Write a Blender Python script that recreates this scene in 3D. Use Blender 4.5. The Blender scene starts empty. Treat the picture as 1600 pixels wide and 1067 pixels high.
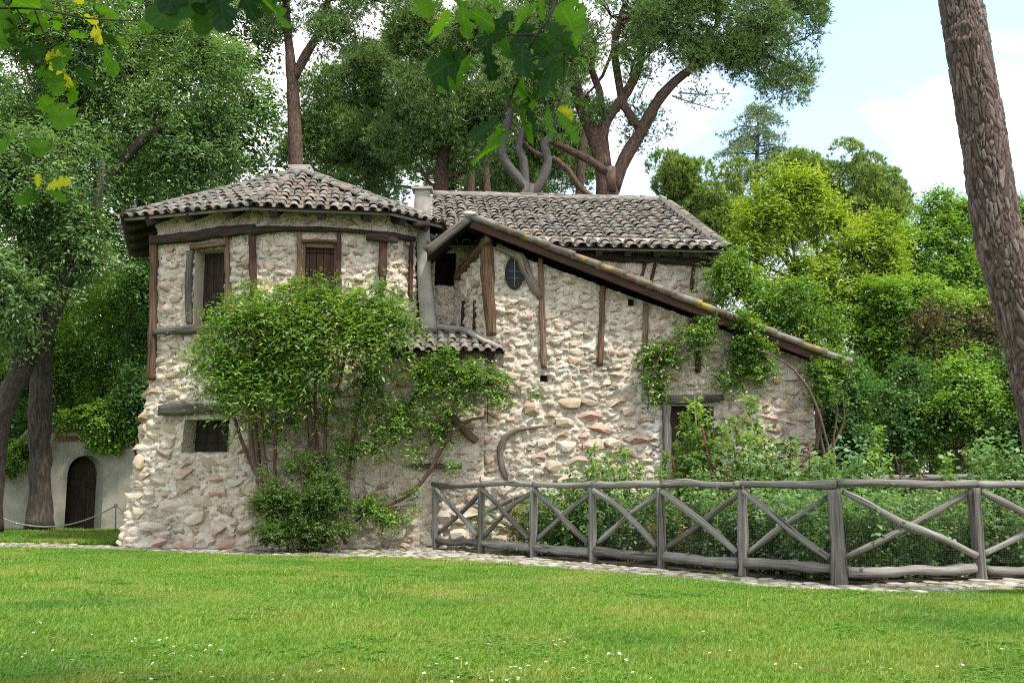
import bpy, math, random
import numpy as np
from mathutils import Vector, Matrix

# ------------------------------------------------------------------ camera, sky, sun, exposure
SC = bpy.context.scene
COL = SC.collection
R = math.radians
FOC, CX, CY, CAMZ = 1555.6, 800.0, 533.5, 1.3
PIT = math.atan(223.5 / FOC)
cam_data = bpy.data.cameras.new('camera')
cam_data.sensor_width = 36.0
cam_data.lens = 35.0
cam_data.clip_end = 2000.0
cam_data.clip_start = 0.05
cam_data.dof.use_dof = True
cam_data.dof.focus_distance = 20.0
cam_data.dof.aperture_fstop = 6.3
cam = bpy.data.objects.new('camera', cam_data)
cam.location = (0, 0, CAMZ)
cam.rotation_euler = (R(90) + PIT, 0, 0)
COL.objects.link(cam)
SC.camera = cam

SUN_EL, SUN_AZ = R(62), R(132)          # azimuth clockwise from the view direction (+Y)
SKY_STRENGTH, SUN_STRENGTH, EXPOSURE = 0.12, 3.0, 1.08
world = bpy.data.worlds.new('World')
SC.world = world
world.use_nodes = True
wn, wl = world.node_tree.nodes, world.node_tree.links
wn.clear()
w_out = wn.new('ShaderNodeOutputWorld')
w_bg = wn.new('ShaderNodeBackground')
w_bg.inputs['Strength'].default_value = SKY_STRENGTH
w_sky = wn.new('ShaderNodeTexSky')
w_sky.sky_type = 'NISHITA'
w_sky.sun_disc = False
w_sky.sun_elevation = SUN_EL
w_sky.sun_rotation = SUN_AZ
w_sky.air_density = 1.0
w_sky.dust_density = 1.2
w_tc = wn.new('ShaderNodeTexCoord')
w_map = wn.new('ShaderNodeMapping')
w_map.inputs['Scale'].default_value = (1.0, 1.0, 1.9)
w_map.inputs['Location'].default_value = (0.35, 0.1, 0.0)
w_noise = wn.new('ShaderNodeTexNoise')
w_noise.inputs['Scale'].default_value = 2.1
w_noise.inputs['Detail'].default_value = 9.0
w_noise.inputs['Roughness'].default_value = 0.52
w_noise.inputs['Distortion'].default_value = 0.25
w_ramp = wn.new('ShaderNodeValToRGB')
w_ramp.color_ramp.elements[0].position = 0.40
w_ramp.color_ramp.elements[0].color = (0.12, 0.12, 0.12, 1)
w_ramp.color_ramp.elements[1].position = 0.54
w_ramp.color_ramp.elements[1].color = (0.96, 0.96, 0.96, 1)
w_mix = wn.new('ShaderNodeMixRGB')
w_mix.inputs['Color2'].default_value = (8.2, 8.2, 8.2, 1)
w_dim = wn.new('ShaderNodeMixRGB')
w_dim.blend_type = 'MULTIPLY'
w_dim.inputs['Fac'].default_value = 1.0
w_dim.inputs['Color2'].default_value = (1.7, 1.7, 1.62, 1)
wl.new(w_tc.outputs['Generated'], w_map.inputs['Vector'])
wl.new(w_map.outputs['Vector'], w_noise.inputs['Vector'])
wl.new(w_noise.outputs['Fac'], w_ramp.inputs['Fac'])
wl.new(w_ramp.outputs['Color'], w_mix.inputs['Fac'])
wl.new(w_sky.outputs['Color'], w_dim.inputs['Color1'])
wl.new(w_dim.outputs['Color'], w_mix.inputs['Color1'])
wl.new(w_mix.outputs['Color'], w_bg.inputs['Color'])
wl.new(w_bg.outputs['Background'], w_out.inputs['Surface'])

sun_data = bpy.data.lights.new('sun', 'SUN')
sun_data.energy = SUN_STRENGTH
sun_data.angle = R(5)
sun_data.color = (1.0, 0.94, 0.84)
sun = bpy.data.objects.new('sun', sun_data)
sun_dir = Vector((math.sin(SUN_AZ) * math.cos(SUN_EL), math.cos(SUN_AZ) * math.cos(SUN_EL), math.sin(SUN_EL)))
sun.rotation_euler = sun_dir.to_track_quat('Z', 'Y').to_euler()
sun.location = (0, 0, 30)
COL.objects.link(sun)

SC.view_settings.view_transform = 'Standard'
SC.view_settings.look = 'None'
SC.view_settings.gamma = 1.0
SC.view_settings.use_curve_mapping = False
SC.view_settings.exposure = EXPOSURE
SC.render.engine = 'CYCLES'
SC.cycles.use_denoising = False
SC.cycles.filter_width = 1.05
SC.cycles.max_bounces = 7
SC.cycles.diffuse_bounces = 4
SC.cycles.transmission_bounces = 4
SC.cycles.transparent_max_bounces = 4
SC.cycles.sample_clamp_indirect = 6.0

# ------------------------------------------------------------------ helpers
rng = np.random.default_rng(11)
random.seed(5)

def ray(px, py):
    a = (px - CX) / FOC
    b = (CY - py) / FOC
    return np.array([a, math.cos(PIT) - b * math.sin(PIT), math.sin(PIT) + b * math.cos(PIT)])

def at(px, py, Y):
    d = ray(px, py)
    d = d * (Y / d[1])
    return np.array([d[0], Y, CAMZ + d[2]])

def gnd(px, py, z=0.0):
    d = ray(px, py)
    t = (z - CAMZ) / d[2]
    return np.array([d[0] * t, d[1] * t, z])

def on_plane(px, py, p, q, off=0.0):
    """Where the sight line meets the upright plane through ground points p, q, moved off metres outward (to its right-hand side)."""
    p = np.array(p[:2], float); q = np.array(q[:2], float)
    t = (q - p) / np.linalg.norm(q - p)
    n = np.array([t[1], -t[0]])
    d = ray(px, py)
    k = ((p + n * off) @ n) / (d[:2] @ n)
    return np.array([d[0] * k, d[1] * k, CAMZ + d[2] * k])

def hash3(i, j, k, seed):
    h = (i * 374761393 + j * 668265263 + k * 2147483647 + seed * 144665) & 0xffffffff
    h = ((h ^ (h >> 13)) * 1274126177) & 0xffffffff
    h = h ^ (h >> 16)
    return (h & 0xffff) / 65535.0

def vnoise(P, scale=1.0, seed=0):
    P = np.asarray(P, float) * scale
    I = np.floor(P).astype(np.int64); f = P - I
    f = f * f * (3 - 2 * f)
    out = 0
    for a in (0, 1):
        for b in (0, 1):
            for c in (0, 1):
                w = (f[:, 0] if a else 1 - f[:, 0]) * (f[:, 1] if b else 1 - f[:, 1]) * (f[:, 2] if c else 1 - f[:, 2])
                out = out + w * hash3(I[:, 0] + a, I[:, 1] + b, I[:, 2] + c, seed)
    return out * 2 - 1

def fbm(P, scale=1.0, octaves=4, seed=0):
    o, a, t = 0, 1.0, 0
    for k in range(octaves):
        o = o + a * vnoise(P, scale * 2 ** k, seed + k * 17); t += a; a *= 0.5
    return o / t

def cells(P, seed=0):
    """nearest and second nearest feature distance and an id tone, for irregular cells of about unit size"""
    P = np.asarray(P, float); I = np.floor(P).astype(np.int64)
    f1 = np.full(len(P), 9.0); f2 = f1.copy(); idn = np.zeros(len(P))
    for a in (-1, 0, 1):
        for b in (-1, 0, 1):
            for c in (-1, 0, 1):
                J = I + np.array((a, b, c))
                q = J + np.stack([hash3(J[:, 0], J[:, 1], J[:, 2], seed + k) for k in range(3)], -1)
                d = np.linalg.norm(P - q, axis=1); h = hash3(J[:, 0], J[:, 1], J[:, 2], seed + 7)
                n1 = d < f1
                f2 = np.where(n1, f1, np.minimum(f2, d)); idn = np.where(n1, h, idn); f1 = np.where(n1, d, f1)
    return f1, f2, idn

def unit(v):
    v = np.asarray(v, float)
    return v / np.maximum(np.linalg.norm(v, axis=-1, keepdims=True), 1e-9)

class MB:
    """collects triangles and quads and links them as one mesh object"""
    def __init__(s):
        s.V, s.F3, s.F4, s.R, s.G, s.n = [], [], [], [], [], 0
    def add(s, V, F, rnd=0.5, gc=None):
        V = np.asarray(V, np.float32).reshape(-1, 3)
        if not len(V): return
        for f in (F if isinstance(F, (list, tuple)) else [F]):
            f = np.asarray(f, np.int64)
            if f.size == 0: continue
            (s.F3 if f.shape[1] == 3 else s.F4).append(f + s.n)
        r = np.asarray(rnd, np.float32)
        s.R.append(np.full(len(V), r, np.float32) if r.ndim == 0 else r)
        s.G.append(V.copy() if gc is None else np.asarray(gc, np.float32))
        s.n += len(V)
    def mesh(s, name, mat, smooth=True, origin=(0, 0, 0)):
        me = bpy.data.meshes.new(name)
        V = np.concatenate(s.V0()) - np.asarray(origin, np.float32)
        f3 = np.concatenate(s.F3) if s.F3 else np.zeros((0, 3), np.int64)
        f4 = np.concatenate(s.F4) if s.F4 else np.zeros((0, 4), np.int64)
        me.vertices.add(len(V)); me.vertices.foreach_set('co', V.astype(np.float32).ravel())
        loops = np.concatenate([f3.ravel(), f4.ravel()]).astype(np.int32)
        tot = np.concatenate([np.full(len(f3), 3), np.full(len(f4), 4)]).astype(np.int32)
        start = np.concatenate([[0], np.cumsum(tot)[:-1]]).astype(np.int32)
        me.loops.add(len(loops)); me.loops.foreach_set('vertex_index', loops)
        me.polygons.add(len(tot)); me.polygons.foreach_set('loop_start', start)
        try: me.polygons.foreach_set('loop_total', tot)
        except Exception: pass
        me.polygons.foreach_set('use_smooth', np.full(len(tot), smooth, bool))
        me.update(calc_edges=True)
        a = me.attributes.new('rnd', 'FLOAT', 'POINT'); a.data.foreach_set('value', np.concatenate(s.R))
        g = me.attributes.new('gc', 'FLOAT_VECTOR', 'POINT'); g.data.foreach_set('vector', np.concatenate(s.G).ravel())
        if mat: me.materials.append(mat)
        return me
    def V0(s): return s.V
    def build(s, name, mat, parent=None, smooth=True, origin=None):
        org = worigin(parent) if parent is not None else np.zeros(3)
        base = org if origin is None else np.asarray(origin, float)
        o = bpy.data.objects.new(name, s.mesh(name, mat, smooth, base))
        COL.objects.link(o)
        if parent is not None: o.parent = parent
        o.location = tuple(base - org)
        return o
_add = MB.add
def _add2(s, V, F, rnd=0.5, gc=None):
    V = np.asarray(V, np.float32).reshape(-1, 3)
    if len(V):
        _add(s, V, F, rnd, gc); s.V.append(V)
MB.add = _add2

def worigin(o):
    p = np.zeros(3)
    while o is not None:
        p += np.array(o.location); o = o.parent
    return p

def empty(name, loc=(0, 0, 0), parent=None):
    o = bpy.data.objects.new(name, None); COL.objects.link(o)
    o.empty_display_size = 0.2
    if parent is not None:
        o.parent = parent; o.location = tuple(np.asarray(loc, float) - worigin(parent))
    else: o.location = tuple(loc)
    return o

def tag(o, label=None, cat=None, group=None, kind=None):
    if label: o['label'] = label
    if cat: o['category'] = cat
    if group: o['group'] = group
    if kind: o['kind'] = kind
    return o

def thing(name, label, cat, loc=(0, 0, 0), group=None):
    return tag(empty(name, loc), label, cat, group)

def inst(name, me, M, parent=None):
    """an object of its own that shares mesh data, placed by world matrix M"""
    o = bpy.data.objects.new(name, me); COL.objects.link(o)
    M = Matrix([list(map(float, r)) for r in M])
    if parent is not None:
        o.parent = parent
        M = Matrix.Translation([-float(x) for x in worigin(parent)]) @ M
    o.matrix_basis = M
    return o

def copy_tree(o, parent=None):
    c = o.copy(); COL.objects.link(c)
    if parent is not None: c.parent = parent
    for ch in list(o.children): copy_tree(ch, c)
    return c

def frame(x, y, z, p):
    M = np.eye(4); M[:3, 0] = x; M[:3, 1] = y; M[:3, 2] = z; M[:3, 3] = p
    return M

def xform(M, V):
    return V @ M[:3, :3].T + M[:3, 3]

def resample(P, radii, step):
    P = np.asarray(P, float); radii = np.asarray(radii, float)
    if radii.ndim == 0: radii = np.full(len(P), radii)
    if len(radii) != len(P): radii = np.interp(np.linspace(0, 1, len(P)), np.linspace(0, 1, len(radii)), radii)
    out, rr = [], []
    n = len(P)
    for i in range(n - 1):
        p0, p1, p2, p3 = P[max(i - 1, 0)], P[i], P[i + 1], P[min(i + 2, n - 1)]
        m = max(1, int(np.linalg.norm(p2 - p1) / step))
        for k in range(m):
            t = k / m
            out.append(0.5 * ((2 * p1) + (-p0 + p2) * t + (2 * p0 - 5 * p1 + 4 * p2 - p3) * t * t + (-p0 + 3 * p1 - 3 * p2 + p3) * t ** 3))
            rr.append(radii[i] * (1 - t) + radii[i + 1] * t)
    out.append(P[-1]); rr.append(radii[-1])
    return np.array(out), np.array(rr)

def tube(mb, P, radii, n=8, step=0.3, rough=0.08, seed=0, sq=0.0, aspect=1.0, rnd=None, up=None, nfreq=3.0):
    """a tapered limb, log or hewn timber along P; sq squares its section, aspect flattens it"""
    P, r = resample(P, radii, step)
    T = unit(np.gradient(P, axis=0))
    up = np.array([0, 0, 1.0]) if up is None else np.asarray(up, float)
    if abs(T[0] @ up) > 0.95: up = np.array([0.0, -1.0, 0.0]) if abs(T[0][1]) < 0.9 else np.array([1.0, 0, 0])
    A = []
    u = up
    for t in T:
        u = u - t * (u @ t); u = u / max(np.linalg.norm(u), 1e-9); A.append(u)
    A = np.array(A); B = np.cross(T, A)
    ang = np.arange(n) * 2 * math.pi / n + (math.pi / n if sq else 0)
    ca, sa = np.cos(ang), np.sin(ang)
    sup = np.maximum(np.abs(ca), np.abs(sa)) ** (-sq) if sq else np.ones(n)
    L = np.concatenate([[0], np.cumsum(np.linalg.norm(np.diff(P, axis=0), axis=1))])
    k = len(P)
    base = P[:, None, :] + (A[:, None, :] * (ca * sup * aspect)[None, :, None] + B[:, None, :] * (sa * sup)[None, :, None]) * r[:, None, None]
    V = base.reshape(-1, 3)
    if rough:
        d = 1 + rough * 1.6 * vnoise(V + seed * 3.1, nfreq, seed) + rough * 0.8 * vnoise(V + seed, nfreq * 4, seed + 9)
        V = (P[:, None, :] + (base - P[:, None, :]) * d.reshape(k, n)[:, :, None]).reshape(-1, 3)
    gc = np.stack([np.broadcast_to(ca, (k, n)) * r[:, None], np.broadcast_to(sa, (k, n)) * r[:, None], np.broadcast_to(L[:, None], (k, n))], -1).reshape(-1, 3) + seed * 1.37
    i = np.arange(k - 1)[:, None] * n + np.arange(n)[None, :]
    j = np.arange(k - 1)[:, None] * n + (np.arange(n)[None, :] + 1) % n
    F = np.stack([i, j, j + n, i + n], -1).reshape(-1, 4)
    m = len(V)
    V = np.concatenate([V, P[:1], P[-1:]]); gc = np.concatenate([gc, gc[:1], gc[-1:]])
    a = np.arange(n); b = (a + 1) % n
    F3 = np.concatenate([np.stack([b, a, np.full(n, m)], -1), np.stack([a + (k - 1) * n, b + (k - 1) * n, np.full(n, m + 1)], -1)])
    mb.add(V, [F, F3], rng.random() if rnd is None else rnd, gc)

def box(mb, c, x, y, z, rnd=None):
    """box with centre c and half-axis vectors x, y, z"""
    c, x, y, z = (np.asarray(v, float) for v in (c, x, y, z))
    V, G = [], []
    lens = [np.linalg.norm(v) for v in (x, y, z)]
    for fx in range(3):
        a = [x, y, z][fx]; b = [x, y, z][(fx + 1) % 3]; d = [x, y, z][(fx + 2) % 3]
        for s in (-1, 1):
            V += [c + a * s - b * s - d, c + a * s + b * s - d, c + a * s + b * s + d, c + a * s - b * s + d]
    F = np.arange(24).reshape(6, 4)
    if np.dot(np.cross(x, y), z) < 0: F = F[:, ::-1]
    V = np.array(V)
    L = [(V - c) @ (v / l) for v, l in zip((x, y, z), lens)]
    o = np.argsort(lens)
    gc = np.stack([L[o[0]], L[o[1]], L[o[2]]], -1) + rng.random(3) * 9
    mb.add(V, F, rng.random() if rnd is None else rnd, gc)

# ------------------------------------------------------------------ materials
def ramp_node(nt, stops):
    r = nt.nodes.new('ShaderNodeValToRGB')
    e = r.color_ramp.elements
    while len(e) > 1: e.remove(e[-1])
    e[0].position = stops[0][0]; e[0].color = (*stops[0][1], 1)
    for p, c in stops[1:]:
        k = e.new(p); k.color = (*c, 1)
    return r

def mat(name, stops, scale=3.0, detail=6.0, coord='pos', stretch=(1, 1, 1), mix=0.5, rough=0.9, bump=0.3, bdist=0.02, bscale=None,
        spec=0.25, objrnd=True, over=None, crack=0):
    """noise and the piece's own tone together pick a colour from the ramp; over = (stops-colour, scale, lo, hi) lays lichen, dirt or dark pit blotches on top"""
    m = bpy.data.materials.new(name); m.use_nodes = True
    nt = m.node_tree; N, L = nt.nodes, nt.links
    bs = N['Principled BSDF']
    bs.inputs['Roughness'].default_value = rough
    bs.inputs['Specular IOR Level'].default_value = spec
    if coord == 'pos':
        g = N.new('ShaderNodeNewGeometry'); vec = g.outputs['Position']
    else:
        g = N.new('ShaderNodeAttribute'); g.attribute_name = 'gc'; vec = g.outputs['Vector']
    mp = N.new('ShaderNodeMapping'); mp.inputs['Scale'].default_value = stretch
    L.new(vec, mp.inputs['Vector']); vec = mp.outputs['Vector']
    nz = N.new('ShaderNodeTexNoise'); nz.inputs['Scale'].default_value = scale; nz.inputs['Detail'].default_value = detail
    nz.inputs['Roughness'].default_value = 0.62
    L.new(vec, nz.inputs['Vector'])
    st = N.new('ShaderNodeMapRange'); st.inputs['From Min'].default_value = 0.3; st.inputs['From Max'].default_value = 0.7
    L.new(nz.outputs['Fac'], st.inputs['Value'])
    at_ = N.new('ShaderNodeAttribute'); at_.attribute_name = 'rnd'
    val = at_.outputs['Fac']
    if objrnd:
        oi = N.new('ShaderNodeObjectInfo')
        ad = N.new('ShaderNodeMath'); ad.operation = 'ADD'
        L.new(val, ad.inputs[0]); L.new(oi.outputs['Random'], ad.inputs[1])
        fr = N.new('ShaderNodeMath'); fr.operation = 'FRACT'; L.new(ad.outputs[0], fr.inputs[0]); val = fr.outputs[0]
    mx = N.new('ShaderNodeMix'); mx.data_type = 'FLOAT'; mx.inputs['Factor'].default_value = mix
    L.new(st.outputs['Result'], mx.inputs['A']); L.new(val, mx.inputs['B'])
    rp = ramp_node(nt, stops); L.new(mx.outputs['Result'], rp.inputs['Fac'])
    colr = rp.outputs['Color']
    for ov in (over or []):
        c, s, lo, hi = ov
        n2 = N.new('ShaderNodeTexNoise'); n2.inputs['Scale'].default_value = s; n2.inputs['Detail'].default_value = 5
        gp = N.new('ShaderNodeNewGeometry'); L.new(gp.outputs['Position'], n2.inputs['Vector'])
        mr = N.new('ShaderNodeMapRange'); mr.inputs['From Min'].default_value = lo; mr.inputs['From Max'].default_value = hi
        L.new(n2.outputs['Fac'], mr.inputs['Value'])
        mc = N.new('ShaderNodeMixRGB'); mc.inputs['Color2'].default_value = (*c, 1)
        L.new(mr.outputs['Result'], mc.inputs['Fac']); L.new(colr, mc.inputs['Color1']); colr = mc.outputs['Color']
    hgt = None
    if crack:                                   # drying cracks along the grain
        m2 = N.new('ShaderNodeMapping'); m2.inputs['Scale'].default_value = (30, 30, 1.1); L.new(g.outputs['Vector'], m2.inputs['Vector'])
        n4 = N.new('ShaderNodeTexNoise'); n4.inputs['Scale'].default_value = 1.0; n4.inputs['Detail'].default_value = 3; n4.inputs['Distortion'].default_value = .3
        L.new(m2.outputs['Vector'], n4.inputs['Vector'])
        hgt = N.new('ShaderNodeMapRange'); hgt.inputs['From Min'].default_value = .60; hgt.inputs['From Max'].default_value = .66
        L.new(n4.outputs['Fac'], hgt.inputs['Value'])
        ck = N.new('ShaderNodeMath'); ck.operation = 'MULTIPLY'; ck.inputs[1].default_value = crack; L.new(hgt.outputs['Result'], ck.inputs[0])
        mc = N.new('ShaderNodeMixRGB'); mc.inputs['Color2'].default_value = (.02, .016, .012, 1)
        L.new(ck.outputs[0], mc.inputs['Fac']); L.new(colr, mc.inputs['Color1']); colr = mc.outputs['Color']
    L.new(colr, bs.inputs['Base Color'])
    if bump:
        b = N.new('ShaderNodeBump'); b.inputs['Strength'].default_value = bump; b.inputs['Distance'].default_value = bdist
        n3 = N.new('ShaderNodeTexNoise'); n3.inputs['Scale'].default_value = bscale or scale * 3; n3.inputs['Detail'].default_value = 6
        n3.inputs['Roughness'].default_value = 0.65
        L.new(vec, n3.inputs['Vector']); L.new(n3.outputs['Fac'], b.inputs['Height']); L.new(b.outputs['Normal'], bs.inputs['Normal'])
    return m

def leafmat(name, stops, trans=0.4, gloss=0.028, rough=0.45, tcol=1.35, zone=None):
    """leaf: reflects and lets light through; the tone of each leaf comes from its rnd value"""
    m = bpy.data.materials.new(name); m.use_nodes = True
    nt = m.node_tree; N, L = nt.nodes, nt.links
    N.remove(N['Principled BSDF']); out = N['Material Output']
    a = N.new('ShaderNodeAttribute'); a.attribute_name = 'rnd'
    rp = ramp_node(nt, stops); L.new(a.outputs['Fac'], rp.inputs['Fac'])
    colr = rp.outputs['Color']
    if zone:                                    # patches of paler or drier growth (colour, scale, lo, hi)
        for c, s, lo, hi in zone:
            n2 = N.new('ShaderNodeTexNoise'); n2.inputs['Scale'].default_value = s; n2.inputs['Detail'].default_value = 4
            gp = N.new('ShaderNodeNewGeometry'); L.new(gp.outputs['Position'], n2.inputs['Vector'])
            mr = N.new('ShaderNodeMapRange'); mr.inputs['From Min'].default_value = lo; mr.inputs['From Max'].default_value = hi
            L.new(n2.outputs['Fac'], mr.inputs['Value'])
            mc = N.new('ShaderNodeMixRGB'); mc.inputs['Color2'].default_value = (*c, 1)
            L.new(mr.outputs['Result'], mc.inputs['Fac']); L.new(colr, mc.inputs['Color1']); colr = mc.outputs['Color']
    d = N.new('ShaderNodeBsdfDiffuse'); L.new(colr, d.inputs['Color'])
    t = N.new('ShaderNodeBsdfTranslucent')
    mu = N.new('ShaderNodeMixRGB'); mu.blend_type = 'MULTIPLY'; mu.inputs['Fac'].default_value = 1
    mu.inputs['Color2'].default_value = (tcol * 1.05, tcol, tcol * 0.45, 1)
    L.new(colr, mu.inputs['Color1']); L.new(mu.outputs['Color'], t.inputs['Color'])
    s1 = N.new('ShaderNodeMixShader'); s1.inputs['Fac'].default_value = trans
    L.new(d.outputs['BSDF'], s1.inputs[1]); L.new(t.outputs['BSDF'], s1.inputs[2])
    g = N.new('ShaderNodeBsdfGlossy'); g.inputs['Roughness'].default_value = rough; g.inputs['Color'].default_value = (0.9, 0.95, 0.9, 1)
    s2 = N.new('ShaderNodeMixShader'); s2.inputs['Fac'].default_value = gloss
    L.new(s1.outputs[0], s2.inputs[1]); L.new(g.outputs['BSDF'], s2.inputs[2])
    L.new(s2.outputs[0], out.inputs['Surface'])
    return m

M_MORTAR = mat('lime_mortar', [(0, (0.332, 0.269, 0.199)), (.45, (0.480, 0.416, 0.335)), (1, (0.607, 0.542, 0.465))], scale=2.6, detail=9, mix=0.35, bump=.8, bdist=.03, bscale=18, objrnd=False,
               over=[((.17, .145, .115), 1.1, .58, .76), ((.58, .56, .51), 0.8, .60, .75), ((.15, .125, .095), 11, .62, .70)])  # finest dark blotches paint the shade of crumbled holes into the mortar
M_STONE = mat('rubble_stone', [(0, (0.208, 0.150, 0.104)), (.2, (0.322, 0.245, 0.170)), (.4, (0.395, 0.323, 0.234)), (.62, (0.478, 0.417, 0.338)), (.78, (0.426, 0.323, 0.246)), (.87, (0.374, 0.225, 0.170)), (.945, (0.436, 0.323, 0.262)), (.982, (0.093, 0.089, 0.089))],
              scale=5, detail=8, mix=0.80, bump=.6, bdist=.025, bscale=13, over=[((.50, .46, .38), 3.5, .56, .72), ((.16, .14, .11), 2.3, .66, .82)])
M_PLASTER = mat('old_plaster', [(0, (.20, .185, .16)), (.5, (.30, .28, .245)), (1, (.38, .355, .315))], scale=2.5, mix=0, bump=.25, bscale=25, over=[((.2, .18, .15), 1.3, .58, .8)])
M_CREAM = mat('cream_plaster', [(0, (0.357, 0.306, 0.230)), (1, (0.468, 0.416, 0.332))], scale=3, mix=0, bump=.2, bscale=20)
M_REDWOOD = mat('red_brown_timber', [(0, (0.022, 0.011, 0.008)), (.5, (0.052, 0.023, 0.015)), (1, (0.104, 0.050, 0.030))], coord='gc', stretch=(9, 9, .7), scale=3, mix=.25, bump=.5, bscale=8, rough=.75, crack=.8)
M_DARKWOOD = mat('black_brown_timber', [(0, (.012, .009, .007)), (.6, (.035, .024, .017)), (1, (.075, .055, .04))], coord='gc', stretch=(9, 9, .7), scale=3, mix=.2, bump=.5, bscale=8)
M_OLDWOOD = mat('weathered_timber', [(0, (0.038, 0.022, 0.012)), (.4, (0.111, 0.064, 0.035)), (.7, (0.160, 0.106, 0.068)), (1, (0.230, 0.176, 0.131))], coord='gc', stretch=(10, 10, .6), scale=3, mix=.25, bump=.8, bscale=7, crack=.8)
M_GREYWOOD = mat('silvered_timber', [(0, (0.049, 0.043, 0.037)), (.35, (0.123, 0.112, 0.098)), (.7, (0.221, 0.209, 0.190)), (1, (0.361, 0.344, 0.320))], coord='gc', stretch=(11, 11, .55), scale=2.6, mix=.38, bump=.9, bscale=7, bdist=.012, crack=.8)
M_DARKGREY = mat('grey_beam', [(0, (0.034, 0.029, 0.024)), (.5, (0.088, 0.078, 0.065)), (1, (0.163, 0.150, 0.129))], coord='gc', stretch=(10, 10, .6), scale=2.6, mix=.2, bump=1.0, bscale=6, bdist=.02, crack=.8)
M_TILE = mat('old_roof_tile', [(0, (0.073, 0.069, 0.063)), (.3, (0.124, 0.118, 0.106)), (.55, (0.171, 0.164, 0.145)), (.75, (0.197, 0.167, 0.141)), (.88, (0.219, 0.133, 0.089)), (1, (0.262, 0.153, 0.102))], scale=6, detail=7, mix=.62, bump=.5, bscale=30, bdist=.01,
             over=[((.09, .083, .074), 1.6, .54, .72), ((.07, .065, .055), 9, .54, .70), ((.27, .26, .225), 2.3, .56, .70), ((.26, .25, .22), 14, .58, .70)])
M_PAN = mat('pan_tile', [(0, (0.076, 0.065, 0.054)), (1, (0.184, 0.151, 0.119))], scale=6, mix=.4, bump=.3)
M_VERGE = mat('lichen_verge_tile', [(0, (0.060, 0.049, 0.041)), (.35, (0.112, 0.086, 0.069)), (.6, (0.150, 0.101, 0.075)), (.8, (0.150, 0.135, 0.112)), (1, (0.203, 0.188, 0.158))], scale=3, detail=7, mix=.45, bump=.5, bscale=20,
              over=[((.19, .185, .165), 4.5, .48, .62), ((.30, .23, .05), 1.9, .57, .66)])
M_GLASS = mat('dark_glass', [(0, (.012, .015, .018)), (1, (.03, .035, .04))], mix=0, bump=0, rough=.12, spec=.5)
M_LEAD = mat('lead_bar', [(0, (.16, .16, .16)), (1, (.26, .26, .25))], mix=0, bump=0, rough=.6)
M_ROOM_SHADE = mat('room_shade', [(0, (.02, .016, .013)), (1, (.035, .028, .022))], mix=0, bump=0)  # near-black colour paints the shade of unlit interiors
M_PALEWOOD = mat('pale_bare_wood', [(0, (.07, .055, .04)), (.5, (.17, .135, .10)), (1, (.27, .235, .19))], coord='gc', stretch=(10, 10, .8), scale=3, mix=.2, bump=.9, bscale=8, crack=.7)
M_RIDGE = mat('ridge_mortar', [(0, (.12, .11, .10)), (.5, (.19, .175, .155)), (1, (.26, .24, .215))], scale=4, mix=0, bump=.5, bscale=20)
# ------------------------------------------------------------------ ground, lawn, path
def sheet(name, poly, z, m, kind='structure', label=None):
    me = bpy.data.meshes.new(name)
    me.from_pydata([(x, y, z) for x, y in poly], [], [list(range(len(poly)))]); me.materials.append(m)
    o = bpy.data.objects.new(name, me); COL.objects.link(o); tag(o, label, kind=kind)
    if me.polygons[0].normal.z < 0: me.flip_normals()
    return o
M_SOIL = mat('woodland_soil', [(0, (.022, .026, .012)), (.5, (.045, .05, .022)), (1, (.075, .07, .035))], scale=1.4, mix=0, bump=.6, bscale=9, bdist=.05)
M_TURF = mat('turf', [(0, (0.046, 0.098, 0.012)), (.5, (0.078, 0.150, 0.022)), (1, (0.143, 0.180, 0.040))], scale=2.3, mix=0, bump=.8, bscale=30, bdist=.03)
M_BED = mat('garden_soil', [(0, (.025, .02, .013)), (1, (.06, .048, .032))], scale=4, mix=0, bump=.8, bscale=12, bdist=.04)
M_GRIT = mat('path_grit', [(0, (.10, .09, .06)), (.5, (.18, .16, .115)), (1, (.27, .245, .19))], scale=6, mix=0, bump=.6, bscale=40, over=[((.09, .10, .04), 2.2, .5, .66)])
M_COBBLE = mat('cobble', [(0, (0.136, 0.123, 0.098)), (.3, (0.213, 0.196, 0.157)), (.6, (0.281, 0.260, 0.213)), (.85, (0.340, 0.319, 0.272)), (1, (0.264, 0.204, 0.154))], scale=7, mix=.7, bump=.4, bscale=30, over=[((0.111, 0.111, 0.059), 3, .62, .75)])
sheet('ground', [(-900, -60), (900, -60), (900, 1500), (-900, 1500)], -0.02, M_SOIL)

# lawn edge against the path, read along the photograph and laid on the ground
EDGE = [(-250, 852), (0, 853), (110, 855), (200, 857), (300, 861), (420, 866), (530, 868), (640, 869), (750, 875), (830, 881), (900, 887), (980, 893), (1060, 900), (1130, 907), (1200, 913), (1300, 918), (1400, 920), (1500, 919), (1600, 915), (1750, 908)]
edge = np.array([gnd(*p)[:2] for p in EDGE]) + np.array((0, -.42))
lawn_poly = [(-26, -5), (26, -5)] + [tuple(p) for p in edge[::-1]]
sheet('lawn', lawn_poly, 0.0, M_TURF)
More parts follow.
